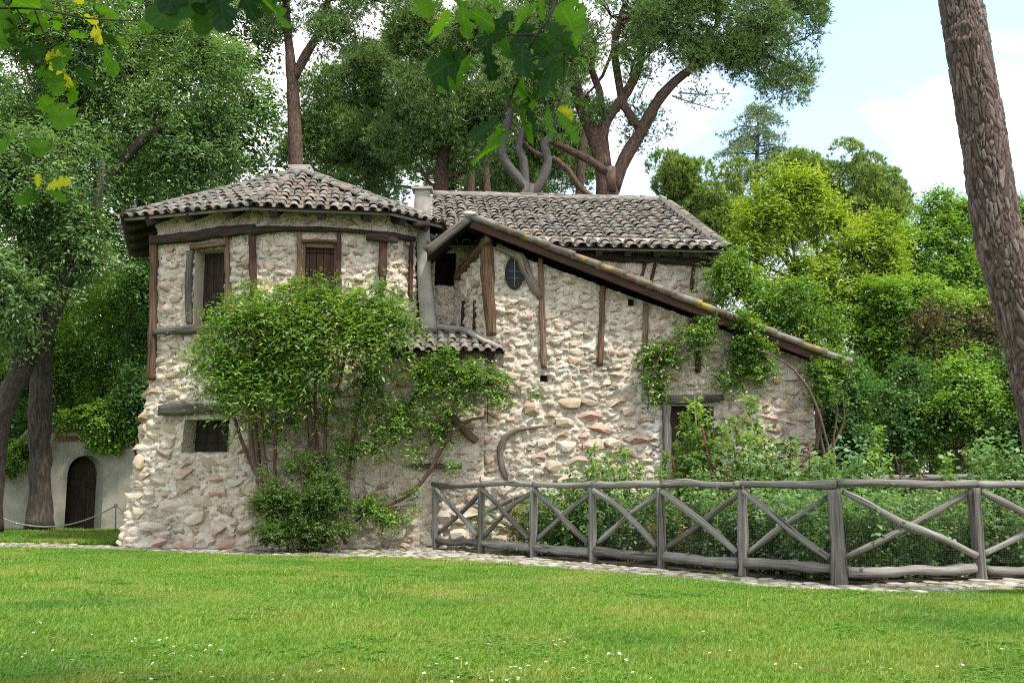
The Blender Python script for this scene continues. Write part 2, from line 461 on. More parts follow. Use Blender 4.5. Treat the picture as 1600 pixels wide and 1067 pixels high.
# path: from the lawn edge to the house foot and the fence
FEN = [np.array(p) for p in [(-1.6, 21.1), (-.605, 19.85), (.39, 18.6), (1.385, 17.35), (2.38, 16.1), (3.375, 14.85), (4.37, 13.6), (6.55, 14.25), (8.85, 14.95), (11.1, 15.65)]]
inner = [FEN[9] + (.2, -.12), FEN[6] + (-.10, -.16), FEN[0] + (-.12, -.08), (-2.5, 21.35), (-6, 21.2), (-8.4, 21.9), (-11, 23.0), (-14.5, 23.2)]
path_poly = [tuple(p + np.array((0, -.15))) for p in edge] + [tuple(p) for p in inner]
path = sheet('path', path_poly, -0.012, M_GRIT)
sheet('garden_bed', [tuple(FEN[6] + (-.10, -.14)), tuple(FEN[9] + (.2, -.10)), (16, 22), (9, 27), (-1.5, 21.5), tuple(FEN[0] + (-.12, -.06))], -0.008, M_BED)
sheet('grass_verge', [(-40, 23.3), (-15, 23.3), (-11, 23.1), (-8.5, 22.2), (-8.2, 40), (-40, 40)], -0.004, M_TURF)

def inside(P, poly):
    P = np.asarray(P); poly = np.asarray(poly); c = np.zeros(len(P), bool); j = len(poly) - 1
    for i in range(len(poly)):
        a, b = poly[i], poly[j]
        with np.errstate(divide='ignore', invalid='ignore'):
            hit = ((a[1] > P[:, 1]) != (b[1] > P[:, 1])) & (P[:, 0] < (b[0] - a[0]) * (P[:, 1] - a[1]) / (b[1] - a[1]) + a[0])
        c ^= hit; j = i
    return c

# lumpy stones shared by walls and path
def stone_mesh(seed, sub=2, cuts=17, flat=0.42):
    r = np.random.default_rng(seed)
    bm_ = __import__('bmesh').new()
    __import__('bmesh').ops.create_icosphere(bm_, subdivisions=sub, radius=1.0)
    V = np.array([v.co[:] for v in bm_.verts]); F = np.array([[v.index for v in f.verts] for f in bm_.faces]); bm_.free()
    V = np.sign(V) * np.abs(V) ** 0.62
    V = V / np.abs(V).max()
    V[:, 0] += V[:, 1] * r.uniform(-.3, .3)
    for _ in range(cuts):
        n = unit(r.normal(size=3)); d = r.uniform(flat, 0.92)
        e = V @ n - d; V = V - np.outer(np.maximum(e, 0) * 0.95, n)
    V = V * (1 + 0.16 * vnoise(V + seed, 1.6, seed) + 0.10 * vnoise(V + seed, 4.0, seed + 5))[:, None]
    V = V / np.percentile(np.abs(V), 99, axis=0)
    return V, F
STONES = [stone_mesh(s) for s in range(14)]
STONES_LO = [stone_mesh(s, 1) for s in range(14)]

# cobbles: irregular rows along the path
cob = []
pp = np.array(path_poly)
lo, hi = pp.min(0), pp.max(0)
occ = {}
cand = rng.uniform(lo, hi, (60000, 2)); cand = cand[inside(cand, pp)]
for p in cand:
    r_ = rng.uniform(.075, .16)
    k = (int(p[0] / .32), int(p[1] / .32)); ok = True
    for a in (-1, 0, 1):
        for b in (-1, 0, 1):
            for q in occ.get((k[0] + a, k[1] + b), ()):
                if (q[0] - p[0]) ** 2 + (q[1] - p[1]) ** 2 < ((q[2] + r_) * .88) ** 2: ok = False; break
            if not ok: break
        if not ok: break
    if ok:
        occ.setdefault(k, []).append((p[0], p[1], r_)); cob.append((p[0], p[1], r_))
cob.sort(key=lambda c: -c[2] / math.hypot(c[0], c[1]) * (1 if abs(c[0] / c[1]) < .56 else .1))
cob_me = []
for k in range(8):
    m_ = MB(); m_.add(*STONES_LO[k], rnd=0.0); cob_me.append(m_.mesh('cobble', M_COBBLE))
rest = MB()
for k, (x, y, r_) in enumerate(cob):
    a = rng.uniform(0, 6.28); s = r_ * 1.04
    M = frame(np.array((math.cos(a), math.sin(a), 0)) * s * rng.uniform(1, 1.3), np.array((-math.sin(a), math.cos(a), 0)) * s * rng.uniform(.8, 1), np.array((0, 0, 1)) * .027, (x, y, -.014 + rng.uniform(-.010, .005)))
    if k < 300: inst('cobble', cob_me[k % 8], M, path)
    else: V, F = STONES_LO[k % 14]; rest.add(xform(M, V), F, rng.random())
tag(rest.build('cobble', M_COBBLE, path), kind='stuff')
# ------------------------------------------------------------------ the stone house
HOUSE_AT = (-1.0, 22.0, 0.0)
house = thing('stone_house', 'rustic rubble stone house with half timbered round end and curved clay tile roofs', 'house', HOUSE_AT)
def P2(px, Y): return np.array([ray(px, 500)[0] / ray(px, 500)[1] * Y, Y])
T0, T1, T2, T3 = P2(238, 21.6), P2(396, 20.95), P2(600, 21.3), P2(648, 21.9)
M0 = P2(757, 21.3)
TH = R(5.0)
MD = np.array([math.cos(TH), math.sin(TH)]); MN = np.array([MD[1], -MD[0]])
M1 = on_plane(1271, 620, M0, M0 + MD)[:2]
U0, U1 = on_plane(640, 450, M0, M0 + MD, -1.2)[:2], on_plane(1115, 450, M0, M0 + MD, -1.2)[:2]
D0 = on_plane(710, 450, M0, M0 + MD, -1.18)[:2]
def main(px, py, off=0.0): return on_plane(px, py, M0, M0 + MD, off)

class Wall:
    def __init__(s, pts, z0, top, flare=None, round_=0.0):
        s.p = [np.asarray(p, float) for p in pts]; s.z0 = z0
        s.seg = [np.linalg.norm(b - a) for a, b in zip(s.p, s.p[1:])]
        s.cum = np.concatenate([[0], np.cumsum(s.seg)]); s.L = s.cum[-1]
        s.top = top if callable(top) else (lambda S: np.full(np.shape(S), float(top)))
        s.flare = flare; s.holes = []; s.block = []
        s.nrm = [np.array([(b - a)[1], -(b - a)[0]]) / l for a, b, l in zip(s.p, s.p[1:], s.seg)]
    def pos(s, S, Z):
        S = np.atleast_1d(np.asarray(S, float)); Z = np.atleast_1d(np.asarray(Z, float))
        i = np.clip(np.searchsorted(s.cum, S, 'right') - 1, 0, len(s.seg) - 1)
        a = np.array(s.p)[i]; t = (np.array(s.p[1:]) - np.array(s.p[:-1]))[i] / np.array(s.seg)[i][:, None]
        P = np.column_stack([a + t * (S - s.cum[i])[:, None], Z])
        if s.flare: P = s.flare(P, S, Z)
        return P
    def nor(s, S, blend=.25):
        S = np.atleast_1d(np.asarray(S, float)); n = 0
        for d in (-1, -.5, 0, .5, 1):
            i = np.clip(np.searchsorted(s.cum, S + d * blend, 'right') - 1, 0, len(s.seg) - 1); n = n + np.array(s.nrm)[i]
        n = np.column_stack([n, np.zeros(len(n))]); return unit(n)
    def sz(s, px, py, i, off=0.0):
        P = on_plane(px, py, s.p[i], s.p[i + 1], off)
        return s.cum[i] + (P[:2] - s.p[i]) @ ((s.p[i + 1] - s.p[i]) / s.seg[i]), P[2]
    def hole_px(s, i, x0, x1, y0, y1):
        a, b = s.sz(x0, (y0 + y1) / 2, i), s.sz(x1, (y0 + y1) / 2, i)
        zt, zb = s.sz((x0 + x1) / 2, y0, i)[1], s.sz((x0 + x1) / 2, y1, i)[1]
        h = (a[0], b[0], zb, zt); s.holes.append(h); return h
    def build(s, res=.031, amp=.05, seed=0, m=None):
        s.seed, s.amp = seed, amp
        def lines(a, b, cuts):
            c = sorted(set([a, b] + [x for x in cuts if a < x < b])); out = [a]
            for x, y in zip(c, c[1:]):
                k = max(1, int(round((y - x) / res))); out += list(x + (y - x) * np.arange(1, k + 1) / k)
            return np.array(out)
        zt = float(np.max(s.top(np.linspace(0, s.L, 60))))
        S = lines(0, s.L, [h for H in s.holes for h in H[:2]] + list(s.cum)); Z = lines(s.z0, zt, [h for H in s.holes for h in H[2:]])
        SS, ZZ = np.meshgrid(S, Z, indexing='ij'); tp = s.top(S)
        ZC = np.minimum(ZZ, tp[:, None])
        P = s.pos(SS.ravel(), ZC.ravel()); n = s.nor(SS.ravel())
        d = amp * (fbm(P, 1.1, 3, seed) * 1.0 + fbm(P, 4.5, 3, seed + 3) * .7 + np.abs(vnoise(P, 11, seed + 8)) * .6)
        f1, f2, idn = cells(P * np.array((4.6, 4.6, 7.0)) + .35 * np.column_stack([vnoise(P, 6, 1), vnoise(P, 6, 2), vnoise(P, 6, 3)]), seed)
        if res < .2: d = d + (np.clip((f2 - f1) / .35, 0, 1) ** .6 - .6) * .055 * (.35 + idn) + (idn - .5) * .02 + .012 * vnoise(P, 24, seed) - .034 * np.clip((vnoise(P * np.array((1, 1, 1.5)), 8, seed + 31) - .30) / .25, 0, 1) - .018 * np.clip((np.abs(vnoise(P, 5.5, seed + 40)) < .06).astype(float), 0, 1)
        edge_ = np.minimum(SS.ravel(), s.L - SS.ravel()); d = d * np.clip(edge_ / .1, .3, 1)
        P = P + n * d[:, None]
        w = len(Z)
        i = (np.arange(len(S) - 1)[:, None] * w + np.arange(w - 1)[None, :])
        F = np.stack([i, i + w, i + w + 1, i + 1], -1).reshape(-1, 4)
        sm, zm = SS.ravel()[F].mean(1), ZZ.ravel()[F].mean(1)
        keep = ZZ.ravel()[F].min(1) < s.top(sm) - .002
        for a, b, c, e in s.holes: keep &= ~((sm > a) & (sm < b) & (zm > c) & (zm < e))
        mb = MB(); mb.add(P, F[keep], idn); return mb.build('wall', m or M_MORTAR, house)

def reveal(W, h, depth, mside, mback=None, name='window', backname='shutter', planks=0, splay=0.0, sill=None):
    """jambs, head and sill of an opening, with a back of planks or, painted dark for unlit depth, a room"""
    a, b, z0, z1 = h
    n = W.nor([(a + b) / 2], .01)[0]
    c = [W.pos(a, z0)[0], W.pos(b, z0)[0], W.pos(b, z1)[0], W.pos(a, z1)[0]]
    c = [p + n * .02 for p in c]; q = [p - n * depth for p in c]
    t = unit(c[1] - c[0])
    root = empty(name, (c[0] + c[1]) / 2, house)
    mb = MB()
    for k in range(4):
        k2 = (k + 1) % 4
        mb.add([c[k], c[k2], q[k2], q[k]], np.array([[0, 1, 2, 3]]))
    mb.build('reveal', mside, root, smooth=False)
    if mback is not None:
        w = np.linalg.norm(q[1] - q[0]); hh = z1 - z0; k = max(planks, 1)
        for j in range(k):
            pm = MB(); cc = q[0] + t * (w * (j + .5) / k) + np.array((0, 0, hh / 2)) + n * (.03 + .006 * (j % 2))
            box(pm, cc, t * (w / k / 2 - .006), n * .025, np.array((0, 0, hh / 2 - .01)))
            pm.build('plank' if planks else backname, mback, root, smooth=False)
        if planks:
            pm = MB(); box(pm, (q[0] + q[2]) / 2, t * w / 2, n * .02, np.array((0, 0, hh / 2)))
            pm.build('shade_panel', M_ROOM_SHADE, root, smooth=False)
    return root, c, q, n, t

def timber(pix, widths, Wp, m, off=.02, sq=.75, aspect=.7, name='timber', step=.12, rough=.15, n=12, parent=None):
    """hewn post, beam or branch along a line on the wall plane given by two ground points"""
    P = [on_plane(x, y, Wp[0], Wp[1], off) for x, y in pix]
    dep = np.mean([p[1] for p in P]) / FOC
    r = np.asarray(widths, float) * dep / 2 * (.84 if sq else 1)
    mb = MB(); nn = np.append(np.array([(Wp[1] - Wp[0])[1], -(Wp[1] - Wp[0])[0]]), 0)
    tube(mb, P, r, n=n, step=step, rough=rough, seed=int(rng.integers(999)), sq=sq, aspect=aspect, up=unit(nn), nfreq=4)
    return mb.build(name, m, parent or house)

STONE_LIST = []      # (size, matrix, variant)
def stones(W, zones, seed, keep=None, res=.02):
    """packs stones on a wall by throwing ever smaller ones on an occupancy raster"""
    r = np.random.default_rng(seed)
    nz = int((8.2) / res); ns = int(W.L / res) + 1
    occ = np.zeros((ns, nz), bool)
    def mark(a, b, c, d, pad=.0):
        occ[max(0, int((a - pad) / res)):max(0, int((b + pad) / res)), max(0, int((c - pad) / res)):max(0, int((d + pad) / res))] = True
    for h in W.holes: mark(*h, pad=.06)
    for b_ in W.block: mark(*b_)
    tp = W.top((np.arange(ns) + .5) * res)
    for k in range(ns): occ[k, max(0, int((tp[k] - .05) / res)):] = True
    for (s0, s1, za, zb, sizes) in zones:
        for (w0, w1, h0, h1, tries, prot) in sizes:
            for _ in range(tries):
                s, z = r.uniform(s0, s1), r.uniform(za, zb)
                w, h = r.uniform(w0, w1), r.uniform(h0, h1)
                a0, a1, b0, b1 = int((s - w / 2) / res), int((s + w / 2) / res) + 1, int((z - h / 2) / res), int((z + h / 2) / res) + 1
                if a0 < -4 or a1 > ns + 4 or b0 < -2: continue
                a0, b0 = max(a0, 0), max(b0, 0)
                sub = occ[a0:a1, b0:b1]
                if sub.size == 0 or sub[::2, ::2].mean() > .10: continue
                if keep is not None and not keep(s, z): continue
                g = max(1, int(.012 / res))
                occ[a0:a1, b0:b1] = True
                P = W.pos(s, z)[0]; n = W.nor([s], .02)[0]; P = P + n * (W.amp * float(fbm(P[None], 1.1, 3, W.seed)[0] + .5 * fbm(P[None], 4.5, 1, W.seed + 3)[0]) + .004); t = np.array((-n[1], n[0], 0.0))
                rot = r.normal(0, .22); tt = t * math.cos(rot) + np.array((0, 0, 1)) * math.sin(rot); uu = np.array((0, 0, 1)) * math.cos(rot) - t * math.sin(rot)
                tilt = r.normal(0, .10, 2); nn = unit(n + t * tilt[0] + np.array((0, 0, 1)) * tilt[1])
                dp = min(w, h) * .55
                pr = prot * r.uniform(.5, 1.15) * (.5 if W is W_tower and abs(s - cS) < .3 else 1)
                M = frame(tt * w * .54, uu * h * .56, nn * dp, P + n * (pr - dp * .85))
                STONE_LIST.append((w * h, M, int(r.integers(14)), float(r.random())))

# ---- walls
def tower_flare(P, S, Z):
    k = np.clip((3.5 - Z) / 3.5, 0, 1) ** 1.25
    left = np.clip(1 - np.abs(S - cS) / 2.2, 0, 1)
    P = P.copy(); P[:, 0] -= .42 * k * left; P[:, 1] -= .16 * k
    return P
TB = np.array((T0[0] - .25, 25.5)); cS = np.linalg.norm(T0 - TB)
W_tower = Wall([TB, T0, T1, T2], -.05, 7.25, tower_flare)
zl = 4.22
W_low = Wall([T2, M0 + MN * .03], -.05, zl, lambda P, S, Z: P - np.column_stack([0 * Z, .16 * np.clip((3.5 - Z) / 3.5, 0, 1), 0 * Z]))
W_tur = Wall([T2, T3, T3 + np.array((.25, 3.0))], 3.9, 7.25)
# main wall, cut under the sloping verge
va, vb = main(757, 380), main(1271, 566)
def main_top(S):
    L = np.linalg.norm(M1 - M0)
    return va[2] + (vb[2] - va[2]) * np.asarray(S, float) / L
W_main = Wall([M0, M1], -.05, main_top)
W_right = Wall([M1, M1 + np.array((-MD[1], MD[0])) * 6.5], -.05, float(vb[2]) + .1)
dz0, dz1 = on_plane(711, 425, D0, M0)[2], va[2]
W_diag = Wall([D0, M0], 3.9, lambda S: dz0 + (dz1 - dz0) * np.asarray(S, float) / np.linalg.norm(M0 - D0))
W_up = Wall([U0, U1], 3.6, 7.02)
W_upr = Wall([U1, U1 + np.array((-MD[1], MD[0])) * 8.0], 2.5, 7.02)
back = Wall([U1 + np.array((-MD[1], MD[0])) * 8.0, TB + np.array((1.5, 3.6)), TB], -.05, 7.25)

h_w1 = W_tower.hole_px(1, 304, 352, 390, 505)
h_w2 = W_tower.hole_px(2, 472, 526, 379, 470)
h_w3 = W_tower.hole_px(1, 292, 359, 655, 706)
h_rec = W_up.hole_px(0, 680, 712, 396, 446)
h_door = W_main.hole_px(0, 1048, 1112, 634, 806)
h_door = (h_door[0], h_door[1], -.02, h_door[3]); W_main.holes[-1] = h_door
h_sq1 = W_main.hole_px(0, 981, 992, 467, 478)
h_sq2 = W_main.hole_px(0, 844, 856, 586, 596)

# ---- timbers on the walls (also block stones there)
def blk(W, i, x0, x1, y0, y1):
    a, b = W.sz(x0, (y0 + y1) / 2, i), W.sz(x1, (y0 + y1) / 2, i)
    W.block.append((a[0], b[0], W.sz(x0, y1, i)[1], W.sz(x0, y0, i)[1]))
fa, fb, fc = (T0, T1), (T1, T2), (T2, T3)
MW = (M0, M0 + MD)
UW = (U0, U1)
timber([(240, 374), (240, 440), (238, 520), (236, 594)], [15, 13, 14, 13], fa, M_OLDWOOD, off=.06); blk(W_tower, 1, 230, 248, 370, 595)
timber([(298, 392), (295, 440), (296, 508)], [12, 13, 12], fa, M_DARKGREY, off=.05); blk(W_tower, 1, 288, 304, 385, 510)
timber([(353, 366), (356, 430), (357, 490)], [10, 10, 14], fa, M_OLDWOOD, off=.05); blk(W_tower, 1, 351, 363, 366, 500)
timber([(298, 386), (326, 383), (354, 380)], [14, 12, 13], fa, M_OLDWOOD, off=.07, name='lintel'); blk(W_tower, 1, 292, 356, 376, 394)
timber([(240, 519), (290, 515), (345, 510)], [12, 14, 13], fa, M_DARKGREY, off=.09, name='sill_beam', rough=.2); blk(W_tower, 1, 236, 350, 506, 526)
timber([(250, 641), (300, 638), (345, 640), (374, 644)], [15, 20, 16, 8], fa, M_DARKGREY, off=.14, name='lintel', rough=.22); blk(W_tower, 1, 246, 376, 626, 654)
timber([(236, 376), (300, 370), (345, 363), (398, 358)], [19, 20, 20, 19], fa, M_DARKWOOD, off=.08, name='wall_beam'); blk(W_tower, 1, 230, 398, 352, 386)
timber([(394, 362), (430, 358), (520, 359), (604, 366)], [19, 12, 9, 9], fb, M_DARKWOOD, off=.08, name='wall_beam'); blk(W_tower, 2, 394, 606, 350, 368)
timber([(394, 366), (395, 420), (396, 480)], [14, 14, 13], fb, M_REDWOOD, off=.05); blk(W_tower, 2, 387, 404, 366, 480)
timber([(467, 362), (468, 420), (467, 480)], [8, 9, 8], fb, M_OLDWOOD, off=.05); blk(W_tower, 2, 462, 474, 362, 470)
timber([(530, 362), (530, 420), (531, 480)], [8, 8, 8], fb, M_REDWOOD, off=.05); blk(W_tower, 2, 524, 536, 362, 470)
timber([(470, 377), (500, 376), (528, 378)], [6, 6, 6], fb, M_OLDWOOD, off=.06, name='lintel'); blk(W_tower, 2, 466, 532, 370, 382)
timber([(599, 372), (598, 420), (595, 500)], [15, 15, 13], fb, M_REDWOOD, off=.06)
timber([(572, 370), (600, 372), (622, 377)], [15, 16, 10], fb, M_DARKWOOD, off=.12, name='wall_beam'); blk(W_tower, 2, 570, 606, 366, 480)
timber([(602, 366), (648, 374)], [11, 10], fc, M_DARKWOOD, off=.06, name='wall_beam')
timber([(643, 375), (642, 430), (641, 470)], [8, 8, 8], fc, M_REDWOOD, off=.04)
timber([(760, 374), (762, 430), (765, 480), (768, 524)], [19, 21, 20, 16], MW, M_OLDWOOD, off=.05, sq=0, aspect=.95, rough=.12); blk(W_main, 0, 752, 778, 370, 530)
timber([(776, 384), (800, 396), (814, 402), (822, 424), (836, 452), (845, 466)], [10, 12, 17, 17, 14, 9], MW, M_PALEWOOD, off=.05, sq=0, aspect=.9, name='branch', rough=.15); blk(W_main, 0, 812, 848, 396, 468)
timber([(845, 404), (846, 450), (848, 520), (850, 575)], [10, 11, 11, 12], MW, M_OLDWOOD, off=.03); blk(W_main, 0, 837, 857, 400, 580)
timber([(942, 447), (940, 510), (938, 571)], [11, 11, 11], MW, M_OLDWOOD, off=.03); blk(W_main, 0, 931, 950, 445, 575)
timber([(1009, 474), (1009, 530), (1008, 575)], [10, 10, 9], MW, M_OLDWOOD, off=.03); blk(W_main, 0, 1001, 1018, 470, 580)
timber([(1092, 548), (1090, 582)], [10, 10], MW, M_REDWOOD, off=.03)
timber([(1020, 626), (1060, 624), (1100, 623), (1130, 621)], [17, 17, 15, 12], MW, M_DARKGREY, off=.10, name='lintel', rough=.16); blk(W_main, 0, 1016, 1134, 612, 638)
timber([(1041, 635), (1042, 690), (1044, 750), (1045, 806)], [14, 15, 13, 13], MW, M_GREYWOOD, off=.07, name='door_post'); blk(W_main, 0, 1032, 1052, 630, 800)
timber([(1110, 636), (1112, 700), (1113, 800)], [10, 10, 10], MW, M_REDWOOD, off=-.02, name='door_post')
timber([(792, 752), (784, 728), (781, 700), (788, 684), (806, 672), (834, 668), (862, 664)], [7, 9, 10, 11, 9, 6, 3], MW, M_PALEWOOD, off=.06, sq=0, aspect=.9, name='branch', rough=.16); blk(W_main, 0, 774, 796, 680, 755); blk(W_main, 0, 784, 865, 658, 684)
LW = (T2, M0)
timber([(768, 552), (768, 584)], [12, 13], MW, M_OLDWOOD, off=.10)
timber([(702, 646), (722, 668), (745, 690)], [12, 13, 12], LW, M_OLDWOOD, off=.24, sq=0, name='log')
timber([(642, 728), (680, 727), (722, 729)], [7, 9, 7], LW, M_DARKGREY, off=.20, name='log')
timber([(582, 706), (588, 700)], [15, 13], LW, M_DARKWOOD, off=.22, sq=0, name='log')
timber([(763, 372), (738, 402), (712, 434)], [15, 16, 14], (D0, M0), M_OLDWOOD, off=.08, name='wall_beam', rough=.16)
for x in (724, 742): timber([(x, 470), (x - 2, 515)], [6, 6], (D0, M0), M_DARKWOOD, off=.03)
for x, y in ((1004, 424), (1020, 424)): timber([(x + 4, y - 12), (x - 4, y + 20)], [6, 6], UW, M_REDWOOD, off=.03)
timber([(1084, 418), (1080, 455)], [7, 7], UW, M_REDWOOD, off=.03)
timber([(860, 396), (960, 402), (1060, 408), (1118, 411)], [16, 16, 15, 14], UW, M_DARKWOOD, off=.05, name='wall_beam')
W_main.block.append((W_main.sz(786, 425, 0)[0], W_main.sz(822, 425, 0)[0], W_main.sz(800, 452, 0)[1], W_main.sz(800, 400, 0)[1]))

for k, W in enumerate((W_tower, W_low, W_tur, W_main, W_right, W_diag, W_up, W_upr)): W.build(seed=k * 7, amp=.05)
back.build(res=.6, amp=.02)

# ---- openings
w1, c, q, n, t = reveal(W_tower, h_w1, .42, M_CREAM, M_DARKWOOD, planks=3)
w2, c, q, n, t = reveal(W_tower, h_w2, .16, M_CREAM, M_REDWOOD, planks=5)
fm = MB()
for s_ in (0, 1): box(fm, (c[s_] + c[3 - s_]) / 2 + t * (.03 if s_ == 0 else -.03) - n * .05, t * .03, n * .04, np.array((0, 0, (c[2] - c[1])[2] / 2)))
box(fm, (c[2] + c[3]) / 2 - n * .05 - np.array((0, 0, .06)), t * (np.linalg.norm(c[2] - c[3]) / 2 - .065), n * .035, np.array((0, 0, .055)))
fm.build('frame', M_OLDWOOD, w2, smooth=False)
hm = MB(); box(hm, (q[2] + q[3]) / 2 + n * .085 - np.array((0, 0, .2)), t * .3, n * .012, np.array((0, 0, .015))); hm.build('hinge', M_DARKWOOD, w2, smooth=False)
w3, c, q, n, t = reveal(W_tower, h_w3, .55, M_MORTAR, M_ROOM_SHADE, backname='shade_panel')
gr = MB()
for k in range(1, 4): tube(gr, [q[0] + (q[1] - q[0]) * k / 4 + n * .12, q[3] + (q[2] - q[3]) * k / 4 + n * .12], .009, n=5, rough=0)
for k in (1, 2): tube(gr, [q[0] + (q[3] - q[0]) * k / 3 + n * .14, q[1] + (q[2] - q[1]) * k / 3 + n * .14], .009, n=5, rough=0)
gr.build('grille', M_DARKWOOD, w3)
reveal(W_up, h_rec, .9, M_ROOM_SHADE, M_ROOM_SHADE, name='opening', backname='shade_panel')
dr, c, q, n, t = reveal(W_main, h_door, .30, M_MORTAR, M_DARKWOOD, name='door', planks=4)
for h in (h_sq1, h_sq2): reveal(W_main, h, .25, M_MORTAR, M_ROOM_SHADE, name='putlog_hole', backname='shade_panel')
# oval window
ow = empty('oval_window', main(804, 452), house)
cc = main(804, 427, .045); ex = np.array((MD[0], MD[1], 0)); ez = np.array((0, 0, 1.0)); en = np.array((MN[0], MN[1], 0))
rx, rz = np.linalg.norm(main(817, 427) - main(791, 427)) / 2, (main(804, 404)[2] - main(804, 450)[2]) / 2
a_ = np.linspace(0, 2 * math.pi, 33)
gm = MB(); V = np.array([cc + ex * rx * .96 * math.cos(x) + ez * rz * .96 * math.sin(x) - en * .01 for x in a_[:-1]] + [cc - en * .01])
gm.add(V, np.array([[k, (k + 1) % 32, 32] for k in range(32)])); gm.build('pane', M_GLASS, ow, smooth=False)
fm = MB(); tube(fm, [cc + ex * rx * math.cos(x) + ez * rz * math.sin(x) for x in a_], .035, n=6, step=9, rough=.05, up=en); fm.build('frame', M_DARKWOOD, ow)
lm = MB()
tube(lm, [cc - ez * rz * .95 + en * .005, cc + ez * rz * .95 + en * .005], .008, n=5, rough=0)
for k in (-.35, .12): tube(lm, [cc + ez * rz * k - ex * rx * .88 + en * .006, cc + ez * rz * k + ex * rx * .88 + en * .006], .007, n=5, rough=0)
lm.build('glazing_bar', M_LEAD, ow)
# plaster flue and the parapet beside it
fl = MB(); P = [on_plane(x, y, T3, T3 + MD, -.12) for x, y in ((661, 352), (662, 400), (664, 440), (667, 480), (671, 520))]
tube(fl, P, np.array([22, 22, 22.5, 24, 26]) * 21.9 / FOC / 2, n=12, step=.15, rough=.035, sq=.8, up=(0, -1, 0)); fl.build('flue', M_PLASTER, house)
timber([(645, 352), (672, 350)], [12, 12], (T3, T3 + MD), M_DARKWOOD, off=.45, name='wall_beam')

# ---- stones
small = (.08, .17, .045, .09)
def szs(big, n=1.0, prot=.05):
    k = [(.42, .64, .22, .36, int(900 * n), prot * 1.1), (.28, .46, .16, .28, int(4200 * n), prot), (.20, .34, .11, .2, int(5200 * n), prot * .9), (.12, .22, .07, .13, int(7500 * n), prot * .8), (.06, .13, .045, .09, int(7500 * n), prot * .6)]
    return k if big else [(.30, .44, .13, .22, int(300 * n), prot)] + k[2:]
lowT = lambda s, z: True
stones(W_tower, [(cS - .05, W_tower.L, .03, 3.45, szs(True, 1.4, .08)), (cS - .05, W_tower.L, 3.3, 7.15, szs(False, 1.0, .07))], 1)
stones(W_low, [(0, W_low.L, .03, 4.0, szs(True, .7, .09))], 2)
stones(W_main, [(0, W_main.L, .03, 3.1, szs(True, 1.1, .08)), (0, W_main.L, 2.9, 6.6, szs(False, 1.3, .055))], 3)
stones(W_tur, [(0, .9, 4.3, 6.7, szs(False, .2, .045))], 4)
stones(W_diag, [(0, W_diag.L, 4.1, 6.4, szs(False, .3, .05))], 5)
stones(W_up, [(W_up.sz(660, 450, 0)[0], W_up.sz(720, 450, 0)[0], 4.4, 5.7, szs(True, .2, .05)), (W_up.sz(850, 440, 0)[0], W_up.L, 4.6, 6.45, szs(False, .5, .06))], 6)
STONE_LIST.sort(key=lambda s: -s[0])
st_me = []
for k in range(14):
    m_ = MB(); m_.add(*STONES[k], rnd=0.0); st_me.append(m_.mesh('stone', M_STONE, smooth=False))
rest = MB()
for k, (sz_, M, v, r_) in enumerate(STONE_LIST):
    if k < 300: inst('stone', st_me[v], M, house)
    else:
        V, F = STONES[v] if sz_ > .025 else STONES_LO[v]; rest.add(xform(M, V), F, r_)
tag(rest.build('stone', M_STONE, house, smooth=False), kind='stuff')

# ---- roofs
def tile_geo(seed, L=.60, r0=.118, r1=.092, th=.016, n=7):
    r = np.random.default_rng(seed); V = []
    a = np.linspace(0, math.pi, n)
    for rr_, y in ((r0, 0), (r1, L)):
        for k in range(n): V.append((math.cos(a[k]) * rr_, y, math.sin(a[k]) * rr_ * .82))
    for rr_, y in ((r0 - th, .002), (r1 - th, L)):
        for k in range(n): V.append((math.cos(a[k]) * rr_, y, math.sin(a[k]) * rr_ * .82))
    F = []
    for k in range(n - 1):
        F.append((k, k + n, k + n + 1, k + 1)); F.append((2 * n + k, 2 * n + k + 1, 3 * n + k + 1, 3 * n + k)); F.append((k, k + 1, 2 * n + k + 1, 2 * n + k))
    V = np.array(V); V = V * (1 + .04 * vnoise(V + seed, 6, seed))[:, None]
    return V, np.array(F)[:, ::-1]
TILES = [tile_geo(s) for s in range(6)]
TILE_LIST = []       # (rank, roof part, matrix, variant)
